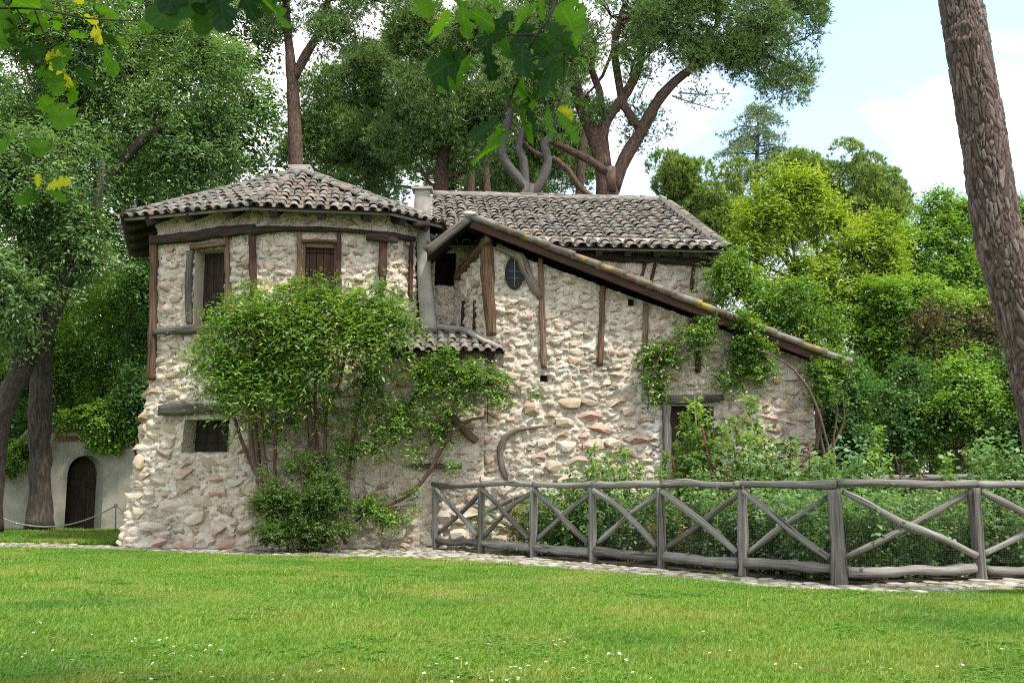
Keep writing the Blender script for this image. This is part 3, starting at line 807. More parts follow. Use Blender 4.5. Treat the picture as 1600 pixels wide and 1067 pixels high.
def roof_face(part, E0, E1, top, vmax, pitch, expo, tile_s=1.0, shown=True, vmin=None, pans=None, lift=.05):
    """rows of barrel tiles on the slope from eave E0-E1 towards point top; vmax(u) is where each column ends"""
    E0, E1, top = (np.asarray(v, float) for v in (E0, E1, top))
    u = unit(E1 - E0); L = np.linalg.norm(E1 - E0); n = unit(np.cross(u, top - E0)); 
    if n[2] < 0: n = -n
    v = unit(np.cross(n, u)); 
    if v[2] < 0: v = -v
    k = max(1, int(round(L / pitch))); pt = L / k
    x3 = np.cross(v, n)
    for i in range(k):
        uu = (i + .5) * pt; vm = vmax(uu, L); m = int(max(0, vm) / expo) + 1
        if vm < .08: continue
        for j in range(m):
            vv = j * expo
            if vv > vm - .05: break
            s = tile_s * rng.uniform(.95, 1.05)
            yaw = rng.normal(0, .045); y_ = unit(v * math.cos(yaw) + x3 * math.sin(yaw) - n * .05); x_ = unit(np.cross(y_, n)); z_ = np.cross(x_, y_)
            ln = min(1.0, (vm - vv + .05) / (.6 * tile_s)) * rng.uniform(.96, 1.04)
            p = E0 + u * (uu + rng.normal(0, .008)) + v * (vv - .04 + rng.normal(0, .025) - (.03 if j == 0 else 0)) + n * (lift + rng.normal(0, .005))
            TILE_LIST.append((0 if shown else 1, part, frame(x_ * s * pt / .26 * .98, y_ * s * ln, z_ * s, p), int(rng.integers(6))))
    if pans is not None:
        for i in range(k + 1):
            uu = i * pt; vm = max(vmax(min(max(uu, .02), L - .02), L), .3)
            a = np.linspace(math.pi, 2 * math.pi, 6); st = np.arange(0, vm, expo)
            for s_ in st:
                V = []
                for y in (s_ - .06, min(s_ + expo, vm)):
                    for q_ in a: V.append(E0 + u * (uu + math.cos(q_) * pt * .46) + v * y + n * (.085 + math.sin(q_) * .075 + (.02 if y == s_ - .06 else 0)))
                F = [(q_, q_ + 1, q_ + 7, q_ + 6) for q_ in range(5)]
                pans.add(V, np.array(F), rng.random())
    return u, v, n

def under(part, polys, th=.05, m=None, name='roof_boarding'):
    mb = MB()
    for P in polys:
        P = np.asarray(P, float); n = unit(np.cross(P[1] - P[0], P[2] - P[0])); 
        if n[2] < 0: n = -n
        k = len(P); V = np.concatenate([P + n * .012, P - n * th])
        tris = np.array([[0, j, j + 1] for j in range(1, k - 1)])
        mb.add(V, [np.concatenate([tris, tris[:, ::-1] + k]), np.array([[j, (j + 1) % k, (j + 1) % k + k, j + k] for j in range(k)])])
    return mb.build(name, m or M_DARKWOOD, part, smooth=False)

ZE = 7.12
def eave(px, py):
    d = ray(px, py); t_ = (ZE - CAMZ) / d[2]; return np.array([d[0] * t_, d[1] * t_, ZE])
tr = tag(empty('tiled_roof', (-5.0, 23.6, ZE), house), 'low polygonal roof of the round end with weathered tiles')
E0, E1, E2, E3 = eave(193, 341), eave(388, 323), eave(612, 332), eave(692, 352)
AP = at(470, 270, 23.7); EB = eave(206, 399); EC = np.array((E3[0], 27.3, ZE))
pans = MB()
def trimax(Ea, Eb):
    u = unit(Eb - Ea); L = np.linalg.norm(Eb - Ea); a = (AP - Ea) @ u; h = np.linalg.norm(AP - Ea - u * a)
    def f(x, _L):
        if x <= a: return h * x / a if a > 1e-6 else h
        return h * (L - x) / (L - a)
    return f
for Ea, Eb, sh in ((E0, E1, True), (E1, E2, True), (E2, E3, True), (EB, E0, False), (E3, EC, False), (EC, EB, False)):
    roof_face(tr, Ea, Eb, AP, trimax(Ea, Eb), .265, .36, .83, sh, pans=pans)
tag(pans.build('pan_tile', M_PAN, tr, smooth=True), kind='stuff')
under(tr, [(E0, E1, AP), (E1, E2, AP), (E2, E3, AP), (EB, E0, AP), (E3, EC, AP), (EC, EB, AP)])
def ridge_tiles(part, A, B, expo=.42, s=1.0, shown=True, lift=.06):
    A, B = np.asarray(A, float), np.asarray(B, float); v = unit(B - A); L = np.linalg.norm(B - A); x = unit(np.cross(v, (0, 0, 1))); n = np.cross(x, v)
    for j in range(int(L / expo)):
        TILE_LIST.append((0 if shown else 1, part, frame(x * s, v * s, n * s, A + v * (j * expo) + n * (lift + rng.normal(0, .006))), int(rng.integers(6))))
for E_, sh in ((E0, True), (E1, True), (E2, True), (E3, True)): ridge_tiles(tr, E_ + (AP - E_) * .02, AP, s=1.0, shown=sh)
cp = MB(); tube(cp, [AP + np.array((0, 0, -.1)), AP + np.array((0, 0, .06))], [.36, .30], n=12, rough=.1, step=.1); 
cp.build('mortar_cap', M_RIDGE, tr)
cp = MB(); box(cp, AP + np.array((0, 0, .10)), (.27, 0, 0), (0, .22, 0), (0, 0, .035)); cp.build('cap_slab', M_PLASTER, tr, smooth=False)
# rafter ends and fascia boards under the tower eave
for (Ea, Eb, Wa, Wb) in ((E0, E1, T0, T1), (E1, E2, T1, T2), (E2, E3, T2, T3)):
    L = np.linalg.norm(Eb - Ea); k = max(2, int(L / .85))
    for j in range(k):
        f = (j + .5) / k; a = Ea + (Eb - Ea) * f; w = Wa + (Wb - Wa) * f; din = unit(np.append(w - a[:2], 0)); hgt = (AP[2] - ZE) / np.linalg.norm(AP[:2] - a[:2])
        d3 = unit(din + np.array((0, 0, hgt))); x = unit(np.cross(d3, (0, 0, 1)))
        mb = MB(); box(mb, a + d3 * .62 + np.array((0, 0, -.155)), x * .085, d3 * .55, np.cross(x, d3) * .095); mb.build('rafter', M_DARKWOOD, house, smooth=False)
    mb = MB(); box(mb, (Ea + Eb) / 2 + unit(np.append((Wa + Wb) / 2 - ((Ea + Eb) / 2)[:2], 0)) * .03 + np.array((0, 0, -.02)), (Eb - Ea) * .497, unit(np.cross(Eb - Ea, (0, 0, 1))) * .02, np.array((0, 0, .045)))
    mb.build('fascia', M_GREYWOOD, tr, smooth=False)
    o = under(tr, [(Ea, Eb, np.append(Wb, ZE + .28) + .001, np.append(Wa, ZE + .28))], th=.02, name='soffit') if False else None
# left return of the tower eave
for j in range(4):
    a = E0 + (EB - E0) * (.12 + j * .24); mb = MB(); box(mb, a + np.array((.62, 0, .10)), np.array((.55, 0, .22)), (0, .065, 0), np.array((-.035, 0, .075))); mb.build('rafter', M_DARKWOOD, house, smooth=False)

# main roof
mr_ = tag(empty('tiled_roof', (2.0, 23.0, 6.9), house), 'long upper roof with the highest ridge')
def mplane(px, py, off): return on_plane(px, py, M0, M0 + MD, off)
G1 = mplane(1136, 391, -.72); ZM = G1[2]
G0 = np.append(mplane(640, 360, -.72)[:2], ZM)
bk = np.array((-MD[1], MD[0], 0)); sl = math.tan(R(26))
d = ray(1046, 317); 
A_ = np.array([[d[0], -bk[0], -MD[0]], [d[1], -bk[1], -MD[1]], [d[2], -sl, 0]]); sol = np.linalg.solve(A_, G1 - np.array((0, 0, CAMZ)))
RIDGE = sol[1]
K1 = G1 + bk * RIDGE + np.array((0, 0, RIDGE * sl)) ; K1v = K1
dl = ray(676, 304); Ax = np.array([[dl[0], -bk[0], -MD[0]], [dl[1], -bk[1], -MD[1]], [dl[2], -sl, 0]]); sl2 = np.linalg.solve(Ax, G1 - np.array((0, 0, CAMZ)))
K0 = np.append((G1 + bk * RIDGE)[:2] + MD * sl2[2], K1[2]); G0 = G1 + np.append(MD * (sl2[2]), 0)
slope_len = RIDGE / math.cos(R(26))
pans = MB()
roof_face(mr_, G0, G1, K1, lambda u, L: slope_len - .05, .295, .40, .90, True, pans=pans)
H1 = G1 + bk * (2 * RIDGE); H0 = G0 + bk * (2 * RIDGE)
tag(pans.build('pan_tile', M_PAN, mr_), kind='stuff')
under(mr_, [(G0, G1, K1, K0)]); 
o = under(mr_, [(H1, H0, K0, K1)], m=M_TILE, name='back_slope')
rm = MB(); tube(rm, [K0 + (0, 0, .05), (K0 + K1) / 2 + (0, 0, .04), K1 + (0, 0, .05)], .13, n=10, step=.3, rough=.12, rnd=.3); rm.build('ridge_mortar', M_RIDGE, mr_)
ridge_tiles(mr_, K0 + np.array((0, 0, .05)), K1 + np.array((0, 0, .05)), expo=.5, s=.9)
ridge_tiles(mr_, G1 + np.append(MD, 0) * .06, K1 + np.append(MD, 0) * .06, expo=.46, s=1.05, lift=.04)
for j in range(9):
    f = G0 + (G1 - G0) * (.16 + j * .1); d3 = unit(bk + np.array((0, 0, sl))); x = np.append(MD, 0)
    mb = MB(); box(mb, f + d3 * .5 + np.array((0, 0, -.14)), x * .07, d3 * .42, np.cross(x, d3) * .07); mb.build('rafter', M_DARKWOOD, house, smooth=False)
mb = MB(); box(mb, (G0 + G1) / 2 + bk * .03 - np.array((0, 0, .02)), (G1 - G0) * .5, bk * .02, np.array((0, 0, .035))); mb.build('fascia', M_GREYWOOD, mr_, smooth=False)
# gable of the upper block on the right
g0 = np.append(U1, 7.25); gm = MB(); gy = bk * RIDGE * .98
gm.add([g0 + np.array((0, 0, -.1)), np.append(U1, 7.25) + bk * 8.0, g0 + bk * (RIDGE - .5) + np.array((0, 0, (RIDGE - .5) * sl - .1))], np.array([[0, 1, 2]])); gm.build('gable', M_MORTAR, house)
# chimney stub between the roofs
cb = at(660, 330, 23.4)
ch = MB(); tube(ch, [cb + (0, 0, -.6), cb + (0, 0, .2), cb + (0, 0, .50)], [.20, .19, .18], n=12, step=.12, rough=.06, sq=.9, up=(0, -1, 0)); co = ch.build('chimney', M_PLASTER, house)
ch = MB(); box(ch, cb + (0, 0, .52), (.25, 0, 0), (0, .25, 0), (0, 0, .03)); ch.build('chimney_cap', M_PLASTER, co, smooth=False)

# lean-to roof with its verge
OV = .42
vt = lambda x, y, o=OV: main(x, y, o)
Va, Vb, Vl = vt(733, 338), vt(1324, 566), vt(668, 388)
BK = np.append(-MN, 0)
lr = tag(empty('lean_to_roof', Va, house), 'long mossy verge of the lean-to sloping down to the right')
dep_r = OV + 1.25
under(lr, [(Va, Vb, Vb + BK * (dep_r + 3.5), Va + BK * (dep_r + .0)), (Vl, Va, Va + BK * dep_r, Vl + BK * dep_r)], th=.05)
down = np.array((0, 0, -1.0)); vdir = unit(Vb - Va); L = np.linalg.norm(Vb - Va)
bb = MB(); box(bb, (Va + Vb) / 2 + down * .135 + BK * .06, vdir * L * .495, np.append(MN, 0) * .035, np.cross(vdir, np.append(MN, 0)) * .085); bb.build('barge_board', M_REDWOOD, lr, smooth=False)
ldir = unit(Va - Vl); LL = np.linalg.norm(Va - Vl)
bb = MB(); tube(bb, [Vl + down * .06 - ldir * .03, (Vl + Va) / 2 + down * .05, Va + down * .04], [.10, .095, .09], n=10, step=.15, rough=.07, sq=.8, aspect=.6, up=np.append(MN, 0)); bb.build('barge_board', M_DARKGREY, lr)
k = 15
for j in range(k):
    f0, f1 = j / k, (j + 1.13) / k
    a, b = Va + (Vb - Va) * f0, Va + (Vb - Va) * min(f1, 1.01); nn = np.cross(vdir, np.append(MN, 0)); nn = nn if nn[2] > 0 else -nn
    cm = MB(); tube(cm, [b + nn * (.01 + .025) , a + nn * .012], [.088, .072], n=10, step=.2, rough=.05, aspect=1.0, seed=j); cm.build('verge_tile', M_VERGE, lr)
cm = MB(); V, F = STONES[3]; cm.add(V * np.array((.16, .15, .11)) + Va + np.array((0, .05, .03)), F, .6); cm.build('ridge_stone', M_PLASTER, lr)
pans = MB()
# slope behind the verge: columns of tiles running down to the right, seen only from higher up
E_a, E_b = Vb + BK * .2, Vb + BK * (dep_r + 3.4)
roof_face(lr, E_a, E_b, Va + BK * 1.0, lambda u, Lx: L * (.97 if u < dep_r - .3 else .42), .30, .5, 1.0, False)
# pent roof over the low wall
pr_ = tag(empty('pent_roof', at(700, 548, 20.85), house), 'small low pent roof of red and grey tiles above the rose')
Q0, Q1 = at(606, 547, 20.82), at(788, 550, 20.95); Q0[2] = Q1[2] = (Q0[2] + Q1[2]) / 2
bk2 = np.array((-.085, 1.0, 0)); bk2 = unit(bk2)
def pmax(u, L):
    x = u / L
    return 1.75 if x < .58 else 1.75 - (x - .58) / .42 * 1.35
pans = MB()
Qt = Q0 + bk2 * 1.5 + np.array((0, 0, 1.5 * math.tan(R(27))))
roof_face(pr_, Q0, Q1, Qt, pmax, .25, .30, .78, True, pans=pans)
tag(pans.build('pan_tile', M_PAN, pr_), kind='stuff')
up_ = np.array((0, 0, math.tan(R(27))))
under(pr_, [(Q0, Q1, Q1 + (bk2 + up_) * .5, Q0 + (Q1 - Q0) * .62 + (bk2 + up_) * 1.55, Q0 + (bk2 + up_) * 1.55)])
for j in range(4):
    mb = MB(); f = Q0 + (Q1 - Q0) * (.1 + j * .26); d3 = unit(bk2 + up_); x = unit(np.cross(d3, (0, 0, 1))); box(mb, f + d3 * .32 + down * .13, x * .05, d3 * .3, np.cross(x, d3) * .06); mb.build('rafter', M_DARKWOOD, house, smooth=False)
mo = MB(); tube(mo, [at(640, 500, 22.0), at(690, 512, 22.1), at(726, 516, 21.75), at(752, 530, 21.3), at(778, 542, 21.05)], [.06, .07, .075, .07, .05], n=8, step=.1, rough=.25); mo.build('mortar_fillet', M_PLASTER, pr_)

# place the tiles: the first 300 in view one by one, the rest joined per roof
ti_me = []
for k in range(6):
    m_ = MB(); m_.add(*TILES[k], rnd=0.0); ti_me.append(m_.mesh('tile', M_TILE))
shown = [t_ for t_ in TILE_LIST if t_[0] == 0]
order = sorted(range(len(TILE_LIST)), key=lambda k: (TILE_LIST[k][0], rng.random() if TILE_LIST[k][0] == 0 else 0))
bulk = {}
for c_, k in enumerate(order):
    _, part, M, v = TILE_LIST[k]
    if c_ < 300: inst('tile', ti_me[v], M, part)
    else:
        V, F = TILES[v]; bulk.setdefault(part.name, (part, MB()))[1].add(xform(M, V), F, rng.random())
for part, mb in bulk.values(): tag(mb.build('tile', M_TILE, part), kind='stuff')
print('STONES', len(STONE_LIST), 'TILES', len(TILE_LIST), len(shown), 'COBBLES', len(cob))
# ------------------------------------------------------------------ trees and shrubs
def lobes_px(L, Y0=None, flat=1.0):
    out = []
    for l in L:
        px, py, rp = l[:3]; Y = l[3] if len(l) > 3 else Y0
        c = at(px, py, Y); r = rp * Y / FOC
        out.append((c, np.array((r, r * .9, r * flat))))
    return out

TONE = [None]
def clump_points(lobes, n, r, shell=.45, front=.72, sub=9, subr=.42, gate=.1, gs=None):
    """clump centres on bosses that bulge from each lobe, so a crown gets billows with gaps between"""
    w = np.array([l[1][0] * l[1][2] for l in lobes]); w = w / w.sum()
    cen = np.array([l[0] for l in lobes]); rad = np.array([l[1] for l in lobes])
    S, SR, SO = [], [], []
    for k in range(len(lobes)):
        d = unit(r.normal(size=(sub, 3)) + np.array((0, -.35, .15)))
        S.append(cen[k] + d * rad[k] * r.uniform(.55, .85, (sub, 1))); SR.append(np.outer(r.uniform(.75, 1.25, sub) * subr, rad[k])); SO.append(d)
    S, SR, SO = np.array(S), np.array(SR), np.array(SO)
    want = n; n = int(n * (2.2 if gate is not None else 1)) 
    k = r.choice(len(lobes), n, p=w); j = r.integers(0, sub, n)
    d = unit(r.normal(size=(n, 3)) + SO[k, j] * .7 + np.array((0, 0, .25)))
    flip = (d[:, 1] > 0) & (r.random(n) < (front - .5) * 1.6); d[flip, 1] *= -1
    q = 1 - shell * r.random(n) ** 1.3
    C, O = S[k, j] + d * SR[k, j] * q[:, None], unit(d * .9 + np.array((0, -.05, .35)))
    bt = r.random((len(lobes), sub))[k, j]
    if gate is not None:                         # open gaps so that the outline breaks up
        g = vnoise(C, gs or 1.1 / max(rad.mean(), .15), int(r.integers(99))) + .6 * vnoise(C, (gs or 1.1 / max(rad.mean(), .15)) * 2.3, 5)
        keep = np.argsort(-(g + r.normal(size=n) * .25))[:want]; C, O, bt = C[keep], O[keep], bt[keep]
    TONE[0] = bt
    return C, O

def leaf_quads(mb, P, D, N, L, W, rnd, fold=.12):
    P, D, N = (np.asarray(v, np.float32) for v in (P, D, N))
    D = unit(D); S = unit(np.cross(D, N)); N = np.cross(S, D)
    L = np.broadcast_to(np.asarray(L, np.float32), (len(P),))[:, None]; W = np.broadcast_to(np.asarray(W, np.float32), (len(P),))[:, None]
    a = P; b = P + D * L * .42 + S * W * .5 + N * W * fold; c = P + D * L - N * L * .12; d = P + D * L * .42 - S * W * .5 + N * W * fold
    V = np.stack([a, b, c, d], 1).reshape(-1, 3)
    F = np.arange(len(V)).reshape(-1, 4)
    mb.add(V, F, np.repeat(np.asarray(rnd, np.float32), 4), np.zeros((len(V), 3), np.float32))

def sprays(mb, C, O, cr, twigs, per, L, W, r, droop=.25, spread=.6, tone=.5, tip=.22, wob=.3):
    """leaves set along little twigs that leave each clump centre"""
    n = len(C); cr = np.broadcast_to(np.asarray(cr, float), (n,))
    D = unit(O[:, None, :] * .55 + r.normal(size=(n, twigs, 3)) * spread + np.array((0, 0, .1)))
    t = np.linspace(.18, 1, per)[None, None, :] + r.uniform(-.06, .06, (n, twigs, per))
    P = C[:, None, None, :] + D[:, :, None, :] * (t * cr[:, None, None])[..., None]
    P[..., 2] -= droop * t ** 2 * cr[:, None, None]
    P = P + r.normal(size=P.shape) * (cr * .07)[:, None, None, None]
    side = unit(np.cross(D, np.array((0, 0, 1.0)) + r.normal(size=D.shape) * .2))
    sg = np.where(np.arange(per) % 2 == 0, 1.0, -1.0)[None, None, :, None]
    LD = D[:, :, None, :] * .55 + side[:, :, None, :] * sg * .8 + r.normal(size=P.shape) * wob + np.array((0, 0, -.22))
    N = np.array((0, 0, .8)) + O[:, None, None, :] * .5 + r.normal(size=P.shape) * .4
    ct = r.random(n)
    if TONE[0] is not None and len(TONE[0]) == n: ct = .45 * ct + .55 * TONE[0]
    rn = tone * ct[:, None, None] + (1 - tone - tip) * r.random(P.shape[:3]) + tip * t
    k = P.reshape(-1, 3)
    s = r.uniform(.7, 1.2, len(k))
    leaf_quads(mb, k, LD.reshape(-1, 3), N.reshape(-1, 3), L * s, W * s, np.clip(rn.ravel(), 0, .999))

def needles(mb, C, O, cr, tufts, per, L, W, r, tone=.45, up=.25, spread=.75):
    """pine needles: bundles of narrow triangles that radiate from shoots round each clump centre"""
    n = len(C); cr = np.broadcast_to(np.asarray(cr, float), (n,))
    sd = unit(O[:, None, :] * .5 + r.normal(size=(n, tufts, 3)) * .6)
    P = C[:, None, :] + sd * (cr[:, None] * r.uniform(.35, 1, (n, tufts)))[..., None]
    D = unit(sd[:, :, None, :] * .9 + r.normal(size=(n, tufts, per, 3)) * spread * .6 + np.array((0, 0, up)))
    ct = r.random(n)
    if TONE[0] is not None and len(TONE[0]) == n: ct = .4 * ct + .6 * TONE[0]
    rn = (tone * ct[:, None, None] + (1 - tone) * r.random((n, tufts, 1)) + .0 * D[..., 0]).ravel()
    B = np.repeat(P.reshape(-1, 3), per, 0); D = D.reshape(-1, 3)
    S = unit(np.cross(D, r.normal(size=D.shape))); Ls = (L * r.uniform(.7, 1.2, len(D)))[:, None]
    V = np.stack([B + S * W * .5, B - S * W * .5, B + D * Ls], 1).reshape(-1, 3)
    mb.add(V, np.arange(len(V)).reshape(-1, 3), np.repeat(np.clip(rn, 0, .999), 3), np.zeros((len(V), 3), np.float32))

M_BARK = mat('furrowed_bark', [(0, (0.020, 0.016, 0.013)), (.5, (0.060, 0.050, 0.040)), (1, (0.120, 0.104, 0.084))], coord='gc', stretch=(5, 5, 1.1), scale=3.4, mix=.1, bump=1.0, bscale=7, bdist=.05)
M_PBARK = mat('red_grey_pine_bark', [(0, (0.029, 0.018, 0.014)), (.4, (0.078, 0.047, 0.034)), (.7, (0.124, 0.082, 0.065)), (1, (0.174, 0.126, 0.103))], coord='gc', stretch=(4, 4, 1.5), scale=4, mix=.15, bump=1.0, bscale=8, bdist=.05)
M_GBARK = mat('grey_limb_bark', [(0, (0.043, 0.038, 0.036)), (1, (0.106, 0.096, 0.086))], coord='gc', stretch=(5, 5, 1.2), scale=4, mix=.1, bump=.7, bscale=9)
M_DEAD = mat('dead_twig', [(0, (.17, .15, .13)), (1, (.36, .33, .30))], coord='gc', scale=4, mix=.2, bump=.3)
LF_ASH = leafmat('ash_leaf', [(0, (0.047, 0.096, 0.038)), (.45, (0.098, 0.188, 0.066)), (.75, (0.173, 0.288, 0.107)), (1, (0.302, 0.406, 0.154))], gloss=.028)
LF_LIME = leafmat('lime_green_leaf', [(0, (0.077, 0.140, 0.015)), (.5, (0.186, 0.290, 0.027)), (.85, (0.370, 0.469, 0.045)), (1, (0.522, 0.544, 0.075))], trans=.45)
LF_MID = leafmat('mid_green_leaf', [(0, (0.053, 0.127, 0.016)), (.5, (0.133, 0.265, 0.034)), (.85, (0.252, 0.414, 0.054)), (1, (0.370, 0.529, 0.084))], trans=.42)
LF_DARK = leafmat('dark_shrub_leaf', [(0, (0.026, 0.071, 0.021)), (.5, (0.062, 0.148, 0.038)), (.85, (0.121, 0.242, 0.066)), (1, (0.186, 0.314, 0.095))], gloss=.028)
LF_PINE = leafmat('pine_needle', [(0, (0.075, 0.136, 0.052)), (.5, (0.150, 0.249, 0.081)), (.85, (0.275, 0.392, 0.119)), (1, (0.460, 0.520, 0.166))], trans=.15, gloss=.028)
LF_SPINE = leafmat('stone_pine_needle', [(0, (0.106, 0.165, 0.043)), (.5, (0.211, 0.310, 0.073)), (.85, (0.336, 0.442, 0.102)), (1, (0.562, 0.539, 0.180))], trans=.15, gloss=.028)
LF_CEDAR = leafmat('cedar_needle', [(0, (0.098, 0.160, 0.088)), (.6, (0.194, 0.280, 0.146)), (1, (0.300, 0.386, 0.195))], trans=.2)
LF_BROWN = leafmat('purple_brown_leaf', [(0, (0.054, 0.048, 0.026)), (.6, (0.102, 0.078, 0.042)), (1, (0.144, 0.132, 0.054))])
LF_TIP = leafmat('rose_leaf', [(0, (0.028, 0.075, 0.015)), (.45, (0.066, 0.159, 0.023)), (.72, (0.148, 0.275, 0.029)), (.9, (0.330, 0.434, 0.039)), (1, (0.487, 0.500, 0.059))], trans=.42)

def trunk_px(mb, pix, widths, Y, n=12, rough=.10, step=.35, seed=0, dy=None):
    P = [at(x, y, Y + (dy[k] if dy else 0)) for k, (x, y) in enumerate(pix)]
    tube(mb, P, np.asarray(widths, float) * Y / FOC / 2, n=n, step=step, rough=rough, seed=seed, nfreq=2.2)

def limbs(mb, frm, lobes, r, w0=.10, w1=.03, n=6, sag=.25):
    for c, rr in lobes:
        f = np.asarray(min(frm, key=lambda q: np.linalg.norm(np.asarray(q) - c)), float); m = (f + c) / 2 + r.normal(size=3) * np.linalg.norm(c - f) * .10 - np.array((0, 0, sag * np.linalg.norm(c - f) * .3))
        tube(mb, [f, m, c], [w0, (w0 + w1) / 2, w1], n=n, step=.5, rough=.1, seed=int(r.integers(99)))

def twigwork(mb, C, lobes, r, frac=.2, w=.012):
    """thin twigs from lobe centres out to some of the leaf clumps"""
    cen = np.array([l[0] for l in lobes])
    for c in C[r.random(len(C)) < frac]:
        f = cen[np.argmin(np.linalg.norm(cen - c, axis=1))]
        m = (f + c) / 2 + r.normal(size=3) * .12
        tube(mb, [f, m, c], [w * 1.8, w * 1.3, w * .6], n=3, step=5, rough=0)

def leafy(name, label, cat, base, lobes, n, cr, twigs, per, L, W, mat_, seed, trunk=None, group=None, bark=None, shell=.5, front=.72, droop=.25, tone=.5, tip=.22, frac=.12, spread=.6, part='crown', limb_w=.1, tw=.012, lf=None, gate=.1):
    r = np.random.default_rng(seed)
    t = thing(name, label, cat, base, group)
    C, O = clump_points(lobes, n, r, shell, front, gate=gate)
    mb = MB(); sprays(mb, C, O, cr * r.uniform(.6, 1.4, n), twigs, per, L, W, r, droop, spread, tone, tip)
    mb.build(part, mat_, t)
    wb = MB()
    if trunk: trunk(wb)
    if lf is not None: limbs(wb, lf, lobes, r, limb_w, limb_w * .35)
    if frac: twigwork(wb, C, lobes, r, frac, tw)
    if wb.n: wb.build('trunk' if trunk else 'stems', bark or M_BARK, t)
    return t

def pine(name, label, base, lobes, n, cr, tufts, per, L, W, mat_, seed, trunk=None, group=None, bark=None, lf=None, shell=.5, front=.7, frac=.15, limb_w=.12, dead=None, tone=.45, tw=.018, up=.25):
    r = np.random.default_rng(seed)
    t = thing(name, label, 'tree', base, group)
    C, O = clump_points(lobes, n, r, shell, front)
    mb = MB(); needles(mb, C, O, cr, tufts, per, L, W, r, tone, up); mb.build('crown', mat_, t)
    wb = MB()
    if trunk: trunk(wb)
    if lf is not None: limbs(wb, lf, lobes, r, limb_w, limb_w * .35)
    if frac: twigwork(wb, C, lobes, r, frac, tw)
    if wb.n: wb.build('trunk', bark or M_PBARK, t)
    if dead:
        db = MB()
        for pix, w, Y in dead: trunk_px(db, pix, w, Y, n=6, step=.4, rough=.06, seed=int(r.integers(99)))
        db.build('dead_branch', M_DEAD, t)
    return t

# ---- left: ash trees and undergrowth
la = [(-20, 440, 100, 25), (55, 430, 85, 26), (110, 370, 100, 27), (30, 310, 120, 26), (-40, 220, 140, 26), (150, 300, 90, 28), (175, 390, 55, 28), (75, 240, 90, 26), (-60, 330, 120, 25)]
def tr1(wb):
    trunk_px(wb, [(-14, 832), (-12, 740), (-2, 660), (20, 605), (40, 560), (46, 500), (40, 430), (30, 330), (20, 220)], [36, 34, 34, 35, 32, 25, 20, 15, 10], 26.5, seed=1, rough=.12)
    trunk_px(wb, [(42, 565), (66, 525), (92, 470), (118, 410), (150, 330), (160, 250)], [30, 27, 24, 20, 15, 8], 26.5, seed=2, rough=.12)
leafy('ash_tree', 'dark leaning ash with forked trunk at the left edge of the garden', 'tree', at(-14, 832, 26.5) * (1, 1, 0), lobes_px(la), 1500, .62, 6, 9, .135, .05, LF_ASH, 21, tr1, frac=.10, lf=[at(40, 430, 26.5), at(118, 410, 26.5), at(30, 330, 26.5)], group='ash trees at the left')
lb = [(90, 150, 130), (210, 120, 130), (320, 170, 105), (260, 240, 100), (365, 230, 70), (330, 70, 95), (150, 40, 130), (20, 60, 120), (395, 170, 35), (240, 20, 90), (180, 220, 90), (300, 290, 50)]
def tr2(wb):
    trunk_px(wb, [(61, 826), (61, 810), (62, 740), (63, 640), (66, 540), (75, 420), (95, 300), (130, 180), (150, 60)], [46, 38, 33, 32, 31, 28, 24, 18, 12], 28.2, n=16, seed=3, rough=.11, step=.22)
    trunk_px(wb, [(70, 480), (110, 380), (170, 280), (240, 205), (310, 190), (330, 195)], [26, 22, 19, 15, 11, 7], 28.2, seed=4)
leafy('ash_tree', 'tall straight trunked ash standing before the arched garden wall', 'tree', at(61, 826, 28.2) * (1, 1, 0), lobes_px(lb, 29), 2000, .66, 6, 9, .14, .05, LF_ASH, 22, tr2, frac=.10, lf=[at(95, 300, 28.2), at(170, 280, 28.2), at(130, 180, 28.2), at(240, 205, 28.2)], group='ash trees at the left')
ld = [(60, 120, 120), (180, 180, 120), (300, 130, 120), (380, 190, 60), (100, 280, 120), (220, 330, 110), (320, 280, 80), (10, 380, 100), (120, 440, 110), (60, 540, 90), (180, 520, 80), (-20, 640, 90), (110, 640, 70), (40, 10, 130), (240, 30, 120), (390, 90, 40)]
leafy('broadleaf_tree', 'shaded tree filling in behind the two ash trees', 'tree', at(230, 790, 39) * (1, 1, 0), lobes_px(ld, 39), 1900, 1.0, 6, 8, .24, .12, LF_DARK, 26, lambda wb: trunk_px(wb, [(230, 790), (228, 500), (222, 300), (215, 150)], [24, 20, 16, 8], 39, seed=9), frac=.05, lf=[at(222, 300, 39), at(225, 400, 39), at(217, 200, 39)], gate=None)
lc = [(130, 560, 80), (185, 480, 75), (205, 590, 60), (110, 640, 55), (215, 420, 40), (60, 600, 70), (170, 640, 45), (15, 560, 70), (235, 520, 40)]
leafy('leafy_shrub', 'yellow green undergrowth shrub rising behind the arched wall', 'shrub', at(150, 760, 31) * (1, 1, 0), lobes_px(lc, 31.5), 1300, .6, 6, 8, .12, .055, LF_MID, 23, frac=.15, lf=[at(150, 740, 31.5), at(90, 740, 31.5)], tip=.3, droop=.15, gate=None)
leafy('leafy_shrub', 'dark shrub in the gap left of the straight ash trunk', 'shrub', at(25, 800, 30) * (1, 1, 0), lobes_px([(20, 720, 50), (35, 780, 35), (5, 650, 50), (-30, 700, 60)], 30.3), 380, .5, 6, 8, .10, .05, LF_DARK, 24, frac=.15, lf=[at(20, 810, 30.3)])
leafy('leafy_shrub', 'dark evergreen mass close behind the left corner of the house', 'shrub', at(215, 760, 27) * (1, 1, 0), lobes_px([(232, 470, 45), (232, 560, 45), (215, 640, 30), (226, 400, 30), (236, 620, 35)], 29), 420, .5, 6, 8, .11, .05, LF_DARK, 25, frac=.1, lf=[at(225, 740, 29)])

